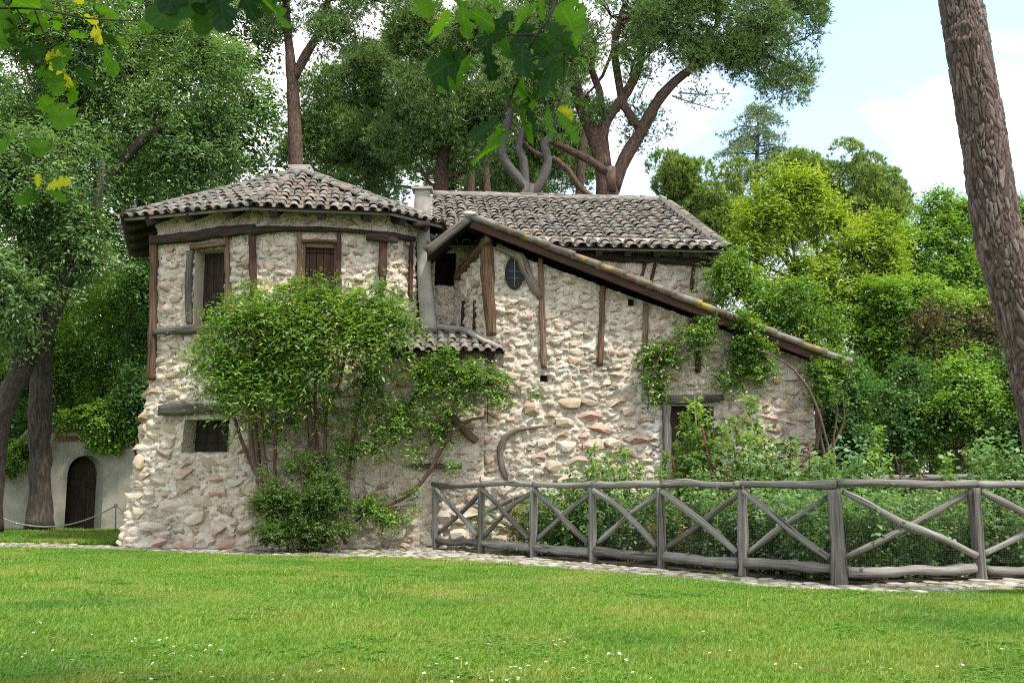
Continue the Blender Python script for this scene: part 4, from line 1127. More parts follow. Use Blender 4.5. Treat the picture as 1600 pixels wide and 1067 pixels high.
# ---- pines behind the house
p1 = [(395, 0, 60), (455, -10, 60), (525, -20, 80), (585, 0, 50), (555, 50, 40), (420, 50, 25), (505, 50, 40)]
def trp1(wb):
    trunk_px(wb, [(464, 790), (463, 500), (461, 235), (458, 150), (454, 95), (449, 40), (447, -40)], [29, 26, 23, 21, 17, 13, 9], 38, n=12, seed=5)
    trunk_px(wb, [(459, 125), (478, 85), (497, 55), (508, 20), (520, -40)], [15, 14, 13, 11, 7], 38, seed=6)
    trunk_px(wb, [(454, 60), (425, 30), (395, 5)], [9, 7, 4], 38, n=7, seed=7)
pine('pine_tree', 'slim pine with red forked trunk rising behind the round roof', at(464, 790, 38) * (1, 1, 0), lobes_px(p1, 38, .8), 420, .55, 26, 8, .20, .026, LF_PINE, 31, trp1, lf=[at(447, 0, 38), at(512, 0, 38), at(497, 50, 38)], group='pines behind the house', limb_w=.08)
p3 = [(470, 220, 55), (530, 180, 75), (590, 220, 80), (515, 260, 70), (570, 130, 55), (600, 280, 65), (540, 295, 50), (455, 280, 50), (490, 140, 35)]
def trp3(wb): trunk_px(wb, [(585, 800), (580, 320), (575, 250), (560, 180)], [26, 20, 16, 8], 45, seed=8)
pine('pine_tree', 'dark bushy pine in the middle distance left of the chimney', at(585, 800, 45) * (1, 1, 0), lobes_px(p3, 45, .85), 820, .70, 26, 8, .24, .034, LF_PINE, 32, trp3, lf=[at(580, 300, 45), at(575, 230, 45)], group='pines behind the house')
p4 = [(650, 130, 75), (700, 80, 80), (760, 60, 70), (700, 170, 80), (690, 235, 60), (640, 200, 60), (760, 140, 70), (650, 50, 50), (820, 90, 70), (740, 210, 60)]
def trp4(wb):
    trunk_px(wb, [(692, 800), (690, 310), (690, 265), (698, 225), (712, 160), (720, 90)], [30, 24, 21, 17, 12, 7], 42, seed=9)
    trunk_px(wb, [(690, 280), (735, 262), (752, 235)], [9, 8, 5], 42, n=7, seed=10)
    trunk_px(wb, [(692, 300), (670, 285), (655, 255)], [7, 6, 4], 42, n=7, seed=11)
dd = [([(905, 175), (860, 172), (830, 160), (800, 168), (770, 160), (742, 172)], [9, 8, 7, 5, 4, 2], 41), ([(800, 168), (776, 182), (752, 180), (722, 192)], [4, 3.5, 3, 1.5], 41), ([(806, 150), (790, 118), (776, 110)], [5, 3, 2], 41),
      ([(770, 160), (750, 150), (735, 160)], [3, 2, 1.5], 41), ([(830, 160), (812, 130), (806, 100)], [6, 4, 2], 41), ([(776, 182), (760, 200), (738, 206)], [3, 2, 1], 41), ([(752, 180), (735, 170), (718, 176)], [2.5, 2, 1], 41)]
pine('pine_tree', 'broad blue green pine behind the chimney with bare grey twigs', at(692, 800, 42) * (1, 1, 0), lobes_px(p4, 42, .85), 980, .68, 26, 8, .23, .032, LF_PINE, 33, trp4, lf=[at(698, 225, 42), at(712, 160, 42), at(720, 100, 42)], dead=dd, group='pines behind the house')
p5 = [(830, 190, 55), (860, 120, 70), (790, 240, 45), (880, 250, 45), (760, 290, 40), (840, 285, 45), (900, 200, 40)]
pine('pine_tree', 'shadowed pine deep behind the multi stemmed trunk', at(850, 800, 50) * (1, 1, 0), lobes_px(p5, 50, .9), 560, .8, 24, 8, .26, .04, LF_PINE, 34, lambda wb: [trunk_px(wb, [(x, 800), (x, 320), (x + d_, 200)], [20, 15, 8], 48, seed=x) for x, d_ in ((735, 4), (760, -8), (905, 10))], lf=[at(735, 250, 50), at(905, 250, 50)], group='pines behind the house')
p7 = [(480, 250, 60), (560, 280, 60), (640, 270, 65), (720, 260, 60), (800, 270, 60), (870, 270, 55), (690, 190, 60), (780, 180, 60), (610, 190, 50), (905, 240, 40), (540, 215, 45), (660, 90, 60), (740, 90, 60), (850, 190, 50)]
pine('pine_tree', 'far dark pine belt tree closing the gaps low behind the roofs', at(700, 800, 58) * (1, 1, 0), lobes_px(p7, 58, .9), 1100, 1.0, 22, 8, .34, .055, LF_PINE, 37, lambda wb: trunk_px(wb, [(700, 800), (702, 330), (715, 200)], [24, 18, 9], 58, seed=41), lf=[at(704, 300, 58), at(710, 240, 58)], group='pines behind the house', frac=.03)
def trp6(wb):
    trunk_px(wb, [(824, 800), (824, 330), (826, 300), (800, 268), (784, 240), (790, 205), (798, 170)], [28, 25, 20, 15, 13, 12, 9], 35, seed=12)
    trunk_px(wb, [(824, 318), (820, 280), (818, 250), (810, 232), (818, 200)], [15, 14, 13, 12, 8], 35, seed=13)
    trunk_px(wb, [(828, 312), (848, 280), (856, 250), (850, 225), (866, 205)], [17, 16, 15, 13, 10], 35, seed=14)
pine('pine_tree', 'pale grey tree with three curving stems above the main ridge', at(824, 800, 35) * (1, 1, 0), lobes_px([(800, 120, 45), (860, 150, 40), (770, 90, 40), (830, 60, 40)], 35), 220, .55, 24, 8, .19, .026, LF_PINE, 35, trp6, bark=M_GBARK, lf=[at(798, 170, 35), at(866, 205, 35), at(818, 200, 35)], limb_w=.07, group='pines behind the house')
p2 = [(880, 30, 70), (955, 25, 85), (1035, 55, 70), (1045, -20, 90), (1125, 25, 80), (1205, 35, 62), (1245, 15, 30), (1185, 95, 50), (1240, 105, 32), (1222, 135, 34), (1258, 60, 26), (1228, -20, 45), (1150, 70, 45), (1255, 115, 18), (1160, 110, 30), (1140, -60, 110), (960, -60, 110), (905, 95, 55), (985, 120, 38), (1010, 90, 45), (1085, 90, 35), (915, 150, 40)]
def trp2(wb):
    trunk_px(wb, [(946, 800), (948, 400), (949, 318), (946, 280), (938, 245), (925, 205), (908, 165), (896, 120), (885, 50), (875, -40)], [52, 43, 37, 33, 24, 22, 20, 17, 13, 8], 36, n=14, seed=15, step=.3)
    trunk_px(wb, [(944, 265), (940, 215), (948, 185), (968, 160), (990, 125), (1004, 80), (1000, 0)], [23, 21, 19, 17, 14, 10, 7], 36, seed=16)
    trunk_px(wb, [(958, 300), (970, 262), (992, 222), (1016, 178), (1044, 138), (1080, 108), (1120, 88), (1170, 72), (1215, 70)], [22, 21, 20, 19, 17, 14, 10, 8, 5], 36, seed=17)
    trunk_px(wb, [(998, 200), (975, 165), (965, 115), (960, 70), (975, 10)], [14, 14, 13, 12, 8], 36, seed=18)
    trunk_px(wb, [(1050, 132), (1085, 100), (1110, 60), (1130, 10)], [12, 10, 8, 5], 36, seed=19)
    trunk_px(wb, [(940, 180), (936, 140), (925, 110), (930, 60)], [15, 13, 11, 6], 36, seed=20)
    trunk_px(wb, [(954, 300), (953, 262)], [17, 17], 35.7, seed=21)
    trunk_px(wb, [(950, 270), (920, 250), (890, 235), (862, 222), (852, 220)], [15, 13, 12, 10, 9], 35.7, n=8, seed=22)
    trunk_px(wb, [(930, 312), (905, 292), (890, 268), (870, 250), (838, 240), (812, 215), (790, 190)], [10, 9.5, 9, 8, 7, 5, 3], 35, n=8, seed=23)
pine('pine_tree', 'great umbrella pine with spreading red limbs above the main roof', at(946, 800, 36) * (1, 1, 0), lobes_px(p2, 36, .8), 1550, .56, 24, 8, .19, .026, LF_PINE, 36, trp2, lf=[at(885, 50, 36), at(1000, 30, 36), at(1120, 88, 36), at(1170, 72, 36), at(1130, 10, 36), at(960, 70, 36)], limb_w=.09, frac=.2, group='pines behind the house',
     dead=[([(1060, 145), (1100, 148), (1140, 146)], [3, 2, 1.2], 36), ([(1050, 150), (1085, 162), (1120, 172)], [3, 2, 1.2], 36), ([(940, 20), (938, 45), (930, 60)], [3, 2.5, 1.5], 35.2), ([(938, 45), (950, 62), (975, 70)], [2, 2, 1], 35.2), ([(1000, 150), (1012, 125), (1022, 85)], [2.5, 2, 1], 35.5)])
extra = MB(); r_ = np.random.default_rng(77)
C, O = clump_points(lobes_px([(1010, 205, 30), (985, 185, 25), (1030, 190, 22), (995, 235, 16), (1100, 165, 26), (1075, 150, 20)], 36.5), 46, r_, .9, .6)
needles(extra, C, O, .5, 20, 8, .17, .022, r_)
extra.build('hanging_foliage', LF_PINE, [o for o in COL.objects if o.get('label', '').startswith('great umbrella')][0])

# ---- cedar
cd = thing('cedar_tree', 'pale tiered cedar standing against the sky', 'tree', at(1184, 780, 55) * (1, 1, 0))
cb_ = MB(); trunk_px(cb_, [(1183, 790), (1183, 300), (1184, 230), (1185, 165)], [14, 9, 6, 2], 55, n=8, seed=3); 
r_ = np.random.default_rng(5); Cc, Oc = [], []
for py, half in ((170, 18), (180, 38), (196, 56), (212, 46), (226, 62), (243, 76), (262, 66), (280, 70)):
    for k in range(6):
        a = k * math.pi / 3 + r_.uniform(-.5, .5); l = half * r_.uniform(.7, 1.1) * 55 / FOC
        b0 = at(1184, py + r_.uniform(-3, 3), 55); dv = np.array((math.cos(a), math.sin(a), 0.0))
        e = b0 + dv * l + np.array((0, 0, -.16 * l)); m = b0 + dv * l * .5 + np.array((0, 0, .12 * l))
        tube(cb_, [b0, m, e], [.035, .025, .01], n=4, step=1, rough=0)
        for t in np.linspace(.25, 1, max(3, int(l / .13))):
            q = b0 * (1 - t) ** 2 + 2 * m * t * (1 - t) + e * t * t + np.cross(dv, (0, 0, 1)) * r_.normal() * .15 * l * t + np.array((0, 0, r_.normal() * .03))
            Cc.append(q); Oc.append(unit(dv + np.array((0, 0, -.1))))
cb_.build('trunk', M_GBARK, cd)
nb = MB(); needles(nb, np.array(Cc), np.array(Oc), .24, 11, 5, .17, .03, r_, up=-.15); nb.build('crown', LF_CEDAR, cd)

# ---- round stone pines: puffs of needles
def puffs(lobes, n, pr, r):
    C, O = clump_points(lobes, n, r, .3, .78); P, Q = [], []
    for c, o in zip(C, O):
        d = unit(r.normal(size=(60, 3)) + o * .6); P.append(c + d * pr * np.array((1, 1, .8)) * r.uniform(.8, 1.05)); Q.append(d)
    return np.concatenate(P), np.concatenate(Q)
for nm, lb_, Yc, sd, px in (('rounded stone pine directly right of the big trunk, low behind the roof end', [(1058, 292, 38), (1110, 310, 50), (1160, 300, 40), (1050, 345, 40), (1110, 370, 55), (1170, 360, 50), (1090, 420, 50)], 50, 41, 1100),
                        ('rounded stone pine at the right with domed puffy top', [(1235, 285, 42), (1290, 278, 42), (1345, 300, 46), (1385, 335, 40), (1310, 330, 60), (1250, 340, 50), (1370, 380, 40)], 52, 42, 1300)):
    r_ = np.random.default_rng(sd); t = thing('stone_pine', nm, 'tree', at(px, 790, Yc) * (1, 1, 0), 'stone pines in the distance')
    lbs = lobes_px(lb_, Yc, .9); P, Q = puffs(lbs, 85, .85, r_)
    mb = MB(); needles(mb, P, Q, .16, 5, 8, .24, .042, r_, tone=.3, spread=.6, up=.5); mb.build('crown', LF_SPINE, t)
    wb = MB(); trunk_px(wb, [(px, 790), (px + 3, 500), (px, 380)], [22, 18, 12], Yc, seed=sd); limbs(wb, [at(px, 400, Yc), at(px, 430, Yc)], lbs, r_, .12, .05); wb.build('trunk', M_PBARK, t)

# ---- right: lime green tree, green trees, shrubs
ly = [(1225, 345, 42), (1185, 375, 38), (1275, 350, 40), (1330, 395, 42), (1240, 420, 50), (1368, 372, 30), (1180, 430, 36), (1300, 450, 46), (1222, 302, 22), (1360, 430, 34), (1258, 310, 24), (1240, 490, 40), (1165, 345, 20), (1205, 318, 18), (1388, 395, 16), (1310, 360, 26), (1160, 400, 18), (1330, 480, 34), (1195, 480, 34), (1385, 450, 24)]
leafy('lime_tree', 'bright yellow green young leaved tree beyond the right roof end', 'tree', at(1260, 780, 30) * (1, 1, 0), lobes_px(ly, 30), 1000, .62, 6, 9, .15, .048, LF_LIME, 51, lambda wb: trunk_px(wb, [(1262, 780), (1260, 560), (1255, 470), (1245, 400)], [20, 16, 12, 6], 30, seed=4), frac=.25, lf=[at(1258, 500, 30), at(1250, 440, 30)], droop=.1, bark=M_GBARK, limb_w=.06)
h1 = [(1480, 370, 45), (1440, 425, 55), (1500, 430, 60), (1560, 400, 60), (1468, 325, 22), (1530, 360, 45), (1420, 470, 45), (1640, 420, 70), (1590, 350, 40)]
leafy('broadleaf_tree', 'fresh green tree whose top shows left of the leaning trunk', 'tree', at(1500, 780, 33) * (1, 1, 0), lobes_px(h1, 33), 1150, .6, 6, 8, .14, .06, LF_MID, 52, lambda wb: trunk_px(wb, [(1500, 780), (1500, 520), (1490, 420), (1480, 340)], [18, 14, 10, 4], 33, seed=5), frac=.12, lf=[at(1498, 470, 33), at(1490, 420, 33)], tip=.3)
h2 = [(1400, 510, 60), (1470, 520, 65), (1330, 545, 60), (1560, 500, 70), (1620, 470, 80), (1280, 500, 45), (1520, 560, 60), (1420, 580, 55), (1350, 490, 45), (1640, 560, 80), (1300, 590, 45)]
leafy('broadleaf_tree', 'dense lower green tree filling the middle right behind the garden', 'tree', at(1420, 780, 29) * (1, 1, 0), lobes_px(h2, 29), 1700, .55, 6, 8, .12, .055, LF_MID, 53, lambda wb: trunk_px(wb, [(1420, 780), (1425, 600), (1440, 500)], [18, 14, 6], 29, seed=6), frac=.10, lf=[at(1425, 590, 29), at(1430, 560, 29)], tip=.3)
leafy('plum_tree', 'purple brown leaved branches drooping across the green trees', 'tree', at(1500, 780, 27.5) * (1, 1, 0), lobes_px([(1465, 490, 30), (1440, 520, 22), (1510, 500, 30), (1550, 520, 28), (1490, 540, 22), (1420, 495, 16), (1570, 480, 25)], 27.2), 110, .5, 5, 7, .10, .045, LF_BROWN, 54, lambda wb: trunk_px(wb, [(1540, 780), (1545, 600), (1530, 520), (1460, 485), (1400, 505)], [12, 10, 7, 4, 2], 27.3, n=8, seed=7), frac=.5, lf=[at(1530, 520, 27.3), at(1460, 487, 27.3)], limb_w=.03, droop=.5)
h3 = [(1300, 470, 50), (1380, 460, 55), (1450, 500, 60), (1530, 470, 60), (1600, 520, 70), (1340, 560, 60), (1430, 590, 65), (1520, 590, 65), (1610, 610, 70), (1280, 570, 45), (1470, 430, 45), (1660, 470, 70), (1380, 650, 60), (1500, 670, 65), (1600, 690, 60)]
leafy('broadleaf_tree', 'shaded green tree filling the bank behind the other right hand trees', 'tree', at(1460, 780, 37) * (1, 1, 0), lobes_px(h3, 37), 1300, .8, 6, 8, .17, .085, LF_MID, 57, lambda wb: trunk_px(wb, [(1460, 780), (1462, 600), (1470, 480)], [18, 13, 6], 37, seed=8), frac=.04, lf=[at(1462, 600, 37), at(1466, 540, 37)], gate=None)
shr = [('shrub nearest the house corner with small dark leaves', [(1300, 640, 40), (1320, 690, 42), (1310, 600, 35), (1290, 720, 35)], 24.5, LF_DARK),
       ('big dark shrub in the middle of the bank behind the garden', [(1390, 640, 55), (1420, 690, 60), (1370, 700, 45), (1430, 620, 45)], 24.8, LF_DARK),
       ('pale tipped shrub left of the leaning pine trunk', [(1490, 640, 50), (1520, 600, 40), (1540, 660, 55), (1500, 700, 55)], 24, LF_MID),
       ('dark shrub at the right edge behind the leaning pine', [(1590, 620, 55), (1600, 690, 60), (1640, 640, 70), (1570, 700, 45), (1660, 560, 60)], 23.6, LF_DARK)]
for k, (nm, lbp, Yc, m_) in enumerate(shr):
    leafy('leafy_shrub', nm, 'shrub', at(lbp[0][0], 790, Yc) * (1, 1, 0), lobes_px(lbp, Yc), 620, .42, 6, 8, .085, .055, m_, 60 + k, frac=.12, lf=[at(lbp[0][0] + d_, 780, Yc) for d_ in (-15, 10)], limb_w=.04, group='shrubs behind the vegetable garden')

# far wood that closes the view between the trunks
fw = MB(); r_ = np.random.default_rng(9)
a = r_.uniform(-.95, .95, 900); rad = r_.uniform(62, 90, 900); z = r_.uniform(0, 1, 900) ** 1.2 * np.where(a < -.05, 15, 9.5)
C = np.column_stack([np.sin(a) * rad, np.cos(a) * rad, z]); O = unit(np.column_stack([-np.sin(a), -np.cos(a), np.full(900, .5)]))
sprays(fw, C, O, 2.2, 6, 7, .9, .6, r_)
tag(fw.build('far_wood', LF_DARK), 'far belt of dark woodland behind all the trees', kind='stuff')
# ------------------------------------------------------------------ arched garden wall at the left
M_WALLP = mat('grey_green_plaster', [(0, (.20, .19, .15)), (.5, (.30, .285, .235)), (1, (.38, .36, .30))], scale=1.6, mix=0, bump=.3, bscale=14, over=[((.13, .14, .09), 1.5, .55, .75)])
M_BRICK = mat('thin_red_brick', [(0, (0.122, 0.054, 0.036)), (.5, (0.194, 0.086, 0.054)), (1, (0.238, 0.137, 0.094))], scale=9, mix=.6, bump=.4, bscale=30)
YW = 29.0
def gw(px, py): return at(px, py, YW)
gwall = thing('garden_wall', 'plastered garden wall with arched dark doorway and thin red brick coping', 'wall', gw(120, 829) * (1, 1, 0))
xs = sorted(set(list(np.linspace(-70, 262, 60)) + list(np.linspace(108, 165, 17)) + [50.0]))
def wtop(px): return gw(px, 670 if px > 50 else 670 + (50 - px) * 1.15)[2]
def arch(px):
    k = (px - 136.5) / 28.5
    return gw(136.5, 739)[2] + math.sqrt(max(0, 1 - k * k)) * (gw(136.5, 711)[2] - gw(136.5, 739)[2])
mb = MB(); TH_ = .45
for a, b in zip(xs, xs[1:]):
    ina = 107.9 < (a + b) / 2 < 165.1
    za, zb = (arch(a), arch(b)) if ina else (-.05, -.05)
    xa, xb = gw(a, 700)[0], gw(b, 700)[0]; ta, tb = wtop(a), wtop(b); ta, tb = max(ta, za + .02), max(tb, zb + .02)
    P = [(xa, YW, za), (xb, YW, zb), (xb, YW, tb), (xa, YW, ta)]; Q = [(x - .40, YW + TH_, z) for x, _, z in P]
    V = np.array(P + Q); mb.add(V, np.array([[0, 1, 2, 3], [5, 4, 7, 6], [3, 2, 6, 7]] + ([[1, 0, 4, 5]] if ina else [])))
for px in (108, 165):
    x = gw(px, 700)[0]; z = arch(px); V = np.array([(x, YW, -.05), (x - .40, YW + TH_, -.05), (x - .40, YW + TH_, z), (x, YW, z)]); mb.add(V, np.array([[0, 1, 2, 3]]) if px > 136 else np.array([[3, 2, 1, 0]]))
mb.build('wall', M_WALLP, gwall, smooth=False)
dx0, dx1 = gw(103, 800)[0] - .42, gw(170, 800)[0] - .36; dd_ = empty('door', ((dx0 + dx1) / 2, YW + .4, 0), gwall)
for k in range(5):
    mb = MB(); w = (dx1 - dx0) / 5; box(mb, ((dx0 + w * (k + .5)), YW + .47 + .008 * (k % 2), 1.15), (w / 2 - .006, 0, 0), (0, .02, 0), (0, 0, 1.16)); mb.build('plank', M_DARKWOOD, dd_, smooth=False)
def brick(c, t, l, h, proud):
    mb = MB(); t = unit(t); u = np.cross((0, -1, 0), t); u = -u if u[2] < 0 else u
    box(mb, np.asarray(c, float) + np.array((0, -proud + .1, 0)), t * (l / 2 - .006), np.array((0, .13, 0)), u * (h / 2 - .005)); mb.build('brick', M_BRICK, gwall, smooth=False)
for row, (pr_o, dz) in enumerate(((.05, -.02), (.09, .065))):
    x = gw(52, 670)[0] - row * .1
    while x < gw(250, 670)[0]:
        l = rng.uniform(.24, .29); brick((x + l / 2, YW, wtop(100) + dz), (1, 0, 0), l, .075, pr_o); x += l
    p0, p1 = gw(50, 672), gw(-60, 672 + 110 * 1.15); t = unit(p1 - p0); L = np.linalg.norm(p1 - p0); k = .1
    while k < L: brick(p0 + t * k + np.array((.03, 0, dz)), t, .26, .075, pr_o); k += .27
for x0, x1 in ((86, 138), (174, 196)):
    for row in (0, 1):
        x = gw(x0, 684)[0] + row * .09
        while x < gw(x1, 684)[0]: brick((x + .13, YW, gw(100, 687)[2] + row * .075), (1, 0, 0), .26, .075, .04); x += .265
leafy('wall_ivy', 'bright ivy hanging over the coping of the arched garden wall', 'ivy', gw(165, 690), lobes_px([(165, 660, 28), (150, 655, 22), (185, 665, 22), (170, 685, 18), (150, 690, 8), (190, 690, 12), (178, 705, 9), (200, 655, 14), (135, 652, 14), (205, 670, 8), (42, 688, 16), (28, 706, 16), (15, 725, 16), (95, 655, 12)], YW - .1), 420, .25, 6, 7, .075, .07, LF_MID, 71, frac=.1, lf=[gw(165, 660)], limb_w=.02, part='leaves', droop=.5)

# rope barrier
M_IRON = mat('rusty_iron', [(0, (.05, .04, .035)), (1, (.12, .09, .07))], mix=0, bump=.2)
M_ROPE = mat('hemp_rope', [(0, (.22, .19, .14)), (1, (.36, .32, .26))], coord='gc', scale=20, mix=0, bump=.4)
rp = thing('rope_post', 'thin iron rope stake with a ring top on the grass left of the house', 'post', at(181, 829, 26.8) * (1, 1, 0))
b0 = at(181, 829, 26.8); b0[2] = 0; tp = at(181, 792, 26.8); mb = MB(); tube(mb, [b0 - (0, 0, .05), tp], .014, n=8, rough=0); mb.build('stake', M_IRON, rp)
mb = MB(); tube(mb, [tp + np.array((math.cos(a) * .04, 0, .04 + math.sin(a) * .04)) for a in np.linspace(-1.5, 4.8, 13)], .011, n=6, step=9, rough=0); mb.build('ring', M_IRON, rp)
rope = MB(); tube(rope, [at(x, y, Y) for x, y, Y in ((181, 790, 26.8), (150, 806, 26.8), (110, 819, 26.9), (70, 823, 27), (35, 819, 27.2), (8, 811, 27.5), (-30, 790, 28))], .019, n=6, step=.3, rough=.05)
tube(rope, [at(181, 790, 26.8), at(192, 799, 26.5), at(204, 803, 26)], .019, n=6, step=.3, rough=.05)
tag(rope.build('rope', M_ROPE), 'slack pale rope strung low across the grass before the arched wall', 'rope')

# ------------------------------------------------------------------ log fence round the vegetable garden
fence = thing('log_fence', 'weathered grey log fence with crossed braces along the cobbled path', 'fence', tuple(np.append(FEN[3], 0)))
def log(name, P, r, par, seed, n=12, rough=.15, knots=0, m=None):
    mb = MB(); P = [np.asarray(p, float) for p in P]
    a, b = P[0], P[-1]; L = np.linalg.norm(b - a); k = max(2, int(L / .45)); rr_ = np.random.default_rng(seed)
    if len(P) == 2:
        side = unit(np.cross(b - a, rr_.normal(size=3))); bow = rr_.normal() * .018 * L
        P = [a + (b - a) * t + side * bow * math.sin(math.pi * t) + rr_.normal(size=3) * .012 * (0 < t < 1) for t in np.linspace(0, 1, k + 1)]
    rad = np.array([r * rr_.uniform(.88, 1.1) for _ in P]); tube(mb, P, rad, n=n, step=.12, rough=rough, seed=seed, nfreq=5)
    for _ in range(knots):
        t = rr_.uniform(.05, .95); i = int(t * (len(P) - 1)); c = P[i] + (P[min(i + 1, len(P) - 1)] - P[i]) * rr_.random()
        d = unit(np.cross(b - a, rr_.normal(size=3))); tube(mb, [c + d * r * .6, c + d * r * 1.25, c + d * r * rr_.uniform(1.3, 1.6) + unit(b - a) * .03], [r * .42, r * .32, r * .16], n=6, step=.05, rough=.2, seed=seed)
    return mb.build(name, m or M_GREYWOOD, par)
up3 = lambda p, z: np.array((p[0], p[1], z))
prad = [.075, .068, .072, .074, .070, .074, .106, .090, .09, .09]
for k, p in enumerate(FEN):
    lean = rng.normal(0, .018, 2)
    log('post', [up3(p, -.1), up3(p + lean * .4, .55), up3(p + lean, 1.255 if k != 6 else 1.235)], prad[k], fence, 100 + k, n=12, rough=.07)
log('post', [up3(FEN[0] + (.17, .25), -.1), up3(FEN[0] + (.17, .25), 1.24)], .08, fence, 99, n=12)
for k in range(len(FEN) - 1):
    a, b = FEN[k], FEN[k + 1]; d = (b - a) / np.linalg.norm(b - a); nrm = np.array((d[1], -d[0])); nrm = nrm if nrm[1] < 0 else -nrm
    e0, e1 = a + d * .03 - (d * .15 if k == 0 else 0), b + d * .02
    log('top_rail', [up3(e0, 1.305 + rng.normal(0, .01)), up3(e1, 1.305 + rng.normal(0, .01))], .058 if k < 6 else .052, fence, 120 + k, knots=5 if k > 3 else 2)
    zb = .17 if k < 6 else .14
    log('bottom_rail', [up3(a + d * prad[k], zb + rng.normal(0, .01)), up3(b - d * prad[k + 1], zb + rng.normal(0, .01))], .078 if k < 6 else .072, fence, 140 + k, rough=.17, knots=4)
    log('brace', [up3(a + d * prad[k] + nrm * .03, 1.20), up3(b - d * prad[k + 1] + nrm * .05, .32)], .050, fence, 160 + k, knots=2)
    log('brace', [up3(a + d * prad[k] - nrm * .05, .32), up3(b - d * prad[k + 1] - nrm * .06, 1.17)], .045, fence, 180 + k, knots=1)
for k, (a, b) in enumerate(((FEN[0] + (.2, .28), FEN[1] + (.85, 1.0)),)):
    log('brace', [up3(a, 1.18), up3(b, .35)], .05, fence, 200 + k); log('brace', [up3(a, .3), up3(b, 1.1)], .05, fence, 202 + k)
M_WIRE = mat('dull_wire', [(0, (.09, .09, .085)), (1, (.16, .16, .15))], mix=0, bump=0, rough=.6)
for k in (5, 6, 7, 8, 4, 3):
    a, b = FEN[k], FEN[k + 1]; d = (b - a) / np.linalg.norm(b - a); nrm = np.array((d[1], -d[0])); nrm = nrm if nrm[1] < 0 else -nrm
    net = MB(); L = np.linalg.norm(b - a); a3 = up3(a - nrm * .11, 0); d3 = np.append(d, 0)
    for x in np.arange(.05, L, .032): 
        c = a3 + d3 * x; V = [c + d3 * -.0007 + (0, 0, .2), c + d3 * .0007 + (0, 0, .2), c + d3 * .0007 + (0, 0, 1.12), c - d3 * .0007 + (0, 0, 1.12)]; net.add(V, np.array([[0, 1, 2, 3]]))
    for z in np.arange(.2, 1.12, .032): net.add([a3 + (0, 0, z), a3 + d3 * L + (0, 0, z), a3 + d3 * L + (0, 0, z + .0014), a3 + (0, 0, z + .0014)], np.array([[0, 1, 2, 3]]))
    tag(net.build('wire_net', M_WIRE, fence, smooth=False), kind='stuff')
bf = thing('log_fence', 'far grey log rail on the other side of the vegetable garden', 'fence', at(1450, 850, 20) * (1, 1, 0))
log('top_rail', [at(1300, 748, 20.2), at(1400, 747, 20), at(1640, 743, 19.6)], .075, bf, 301)
for x in (1330, 1500, 1640):
    q = at(x, 757, 20); log('post', [up3(q, -.1), up3(q, 1.32)], .09, bf, 310 + x)

# ------------------------------------------------------------------ vegetable garden plants
LF_PEA = leafmat('pea_leaf', [(0, (0.052, 0.115, 0.040)), (.5, (0.115, 0.218, 0.075)), (.85, (0.184, 0.299, 0.103)), (1, (0.253, 0.356, 0.115))], trans=.42, gloss=.025)
LF_ORA = leafmat('orache_leaf', [(0, (0.060, 0.144, 0.024)), (.5, (0.132, 0.252, 0.042)), (1, (0.288, 0.372, 0.084))], trans=.42)
LF_AMA = leafmat('amaranth_leaf', [(0, (.018, .05, .015)), (.6, (.045, .11, .025)), (1, (.09, .17, .04))], trans=.35)
LF_YEL = leafmat('yellowing_leaf', [(0, (.13, .14, .03)), (.5, (.26, .24, .07)), (1, (.36, .30, .12))], trans=.4)
M_RED = mat('crimson_stem', [(0, (.10, .012, .03)), (1, (.22, .022, .055))], mix=0, bump=0, rough=.5)
M_GST = mat('green_stem', [(0, (.10, .17, .04)), (1, (.18, .26, .07))], mix=0, bump=0, rough=.6)
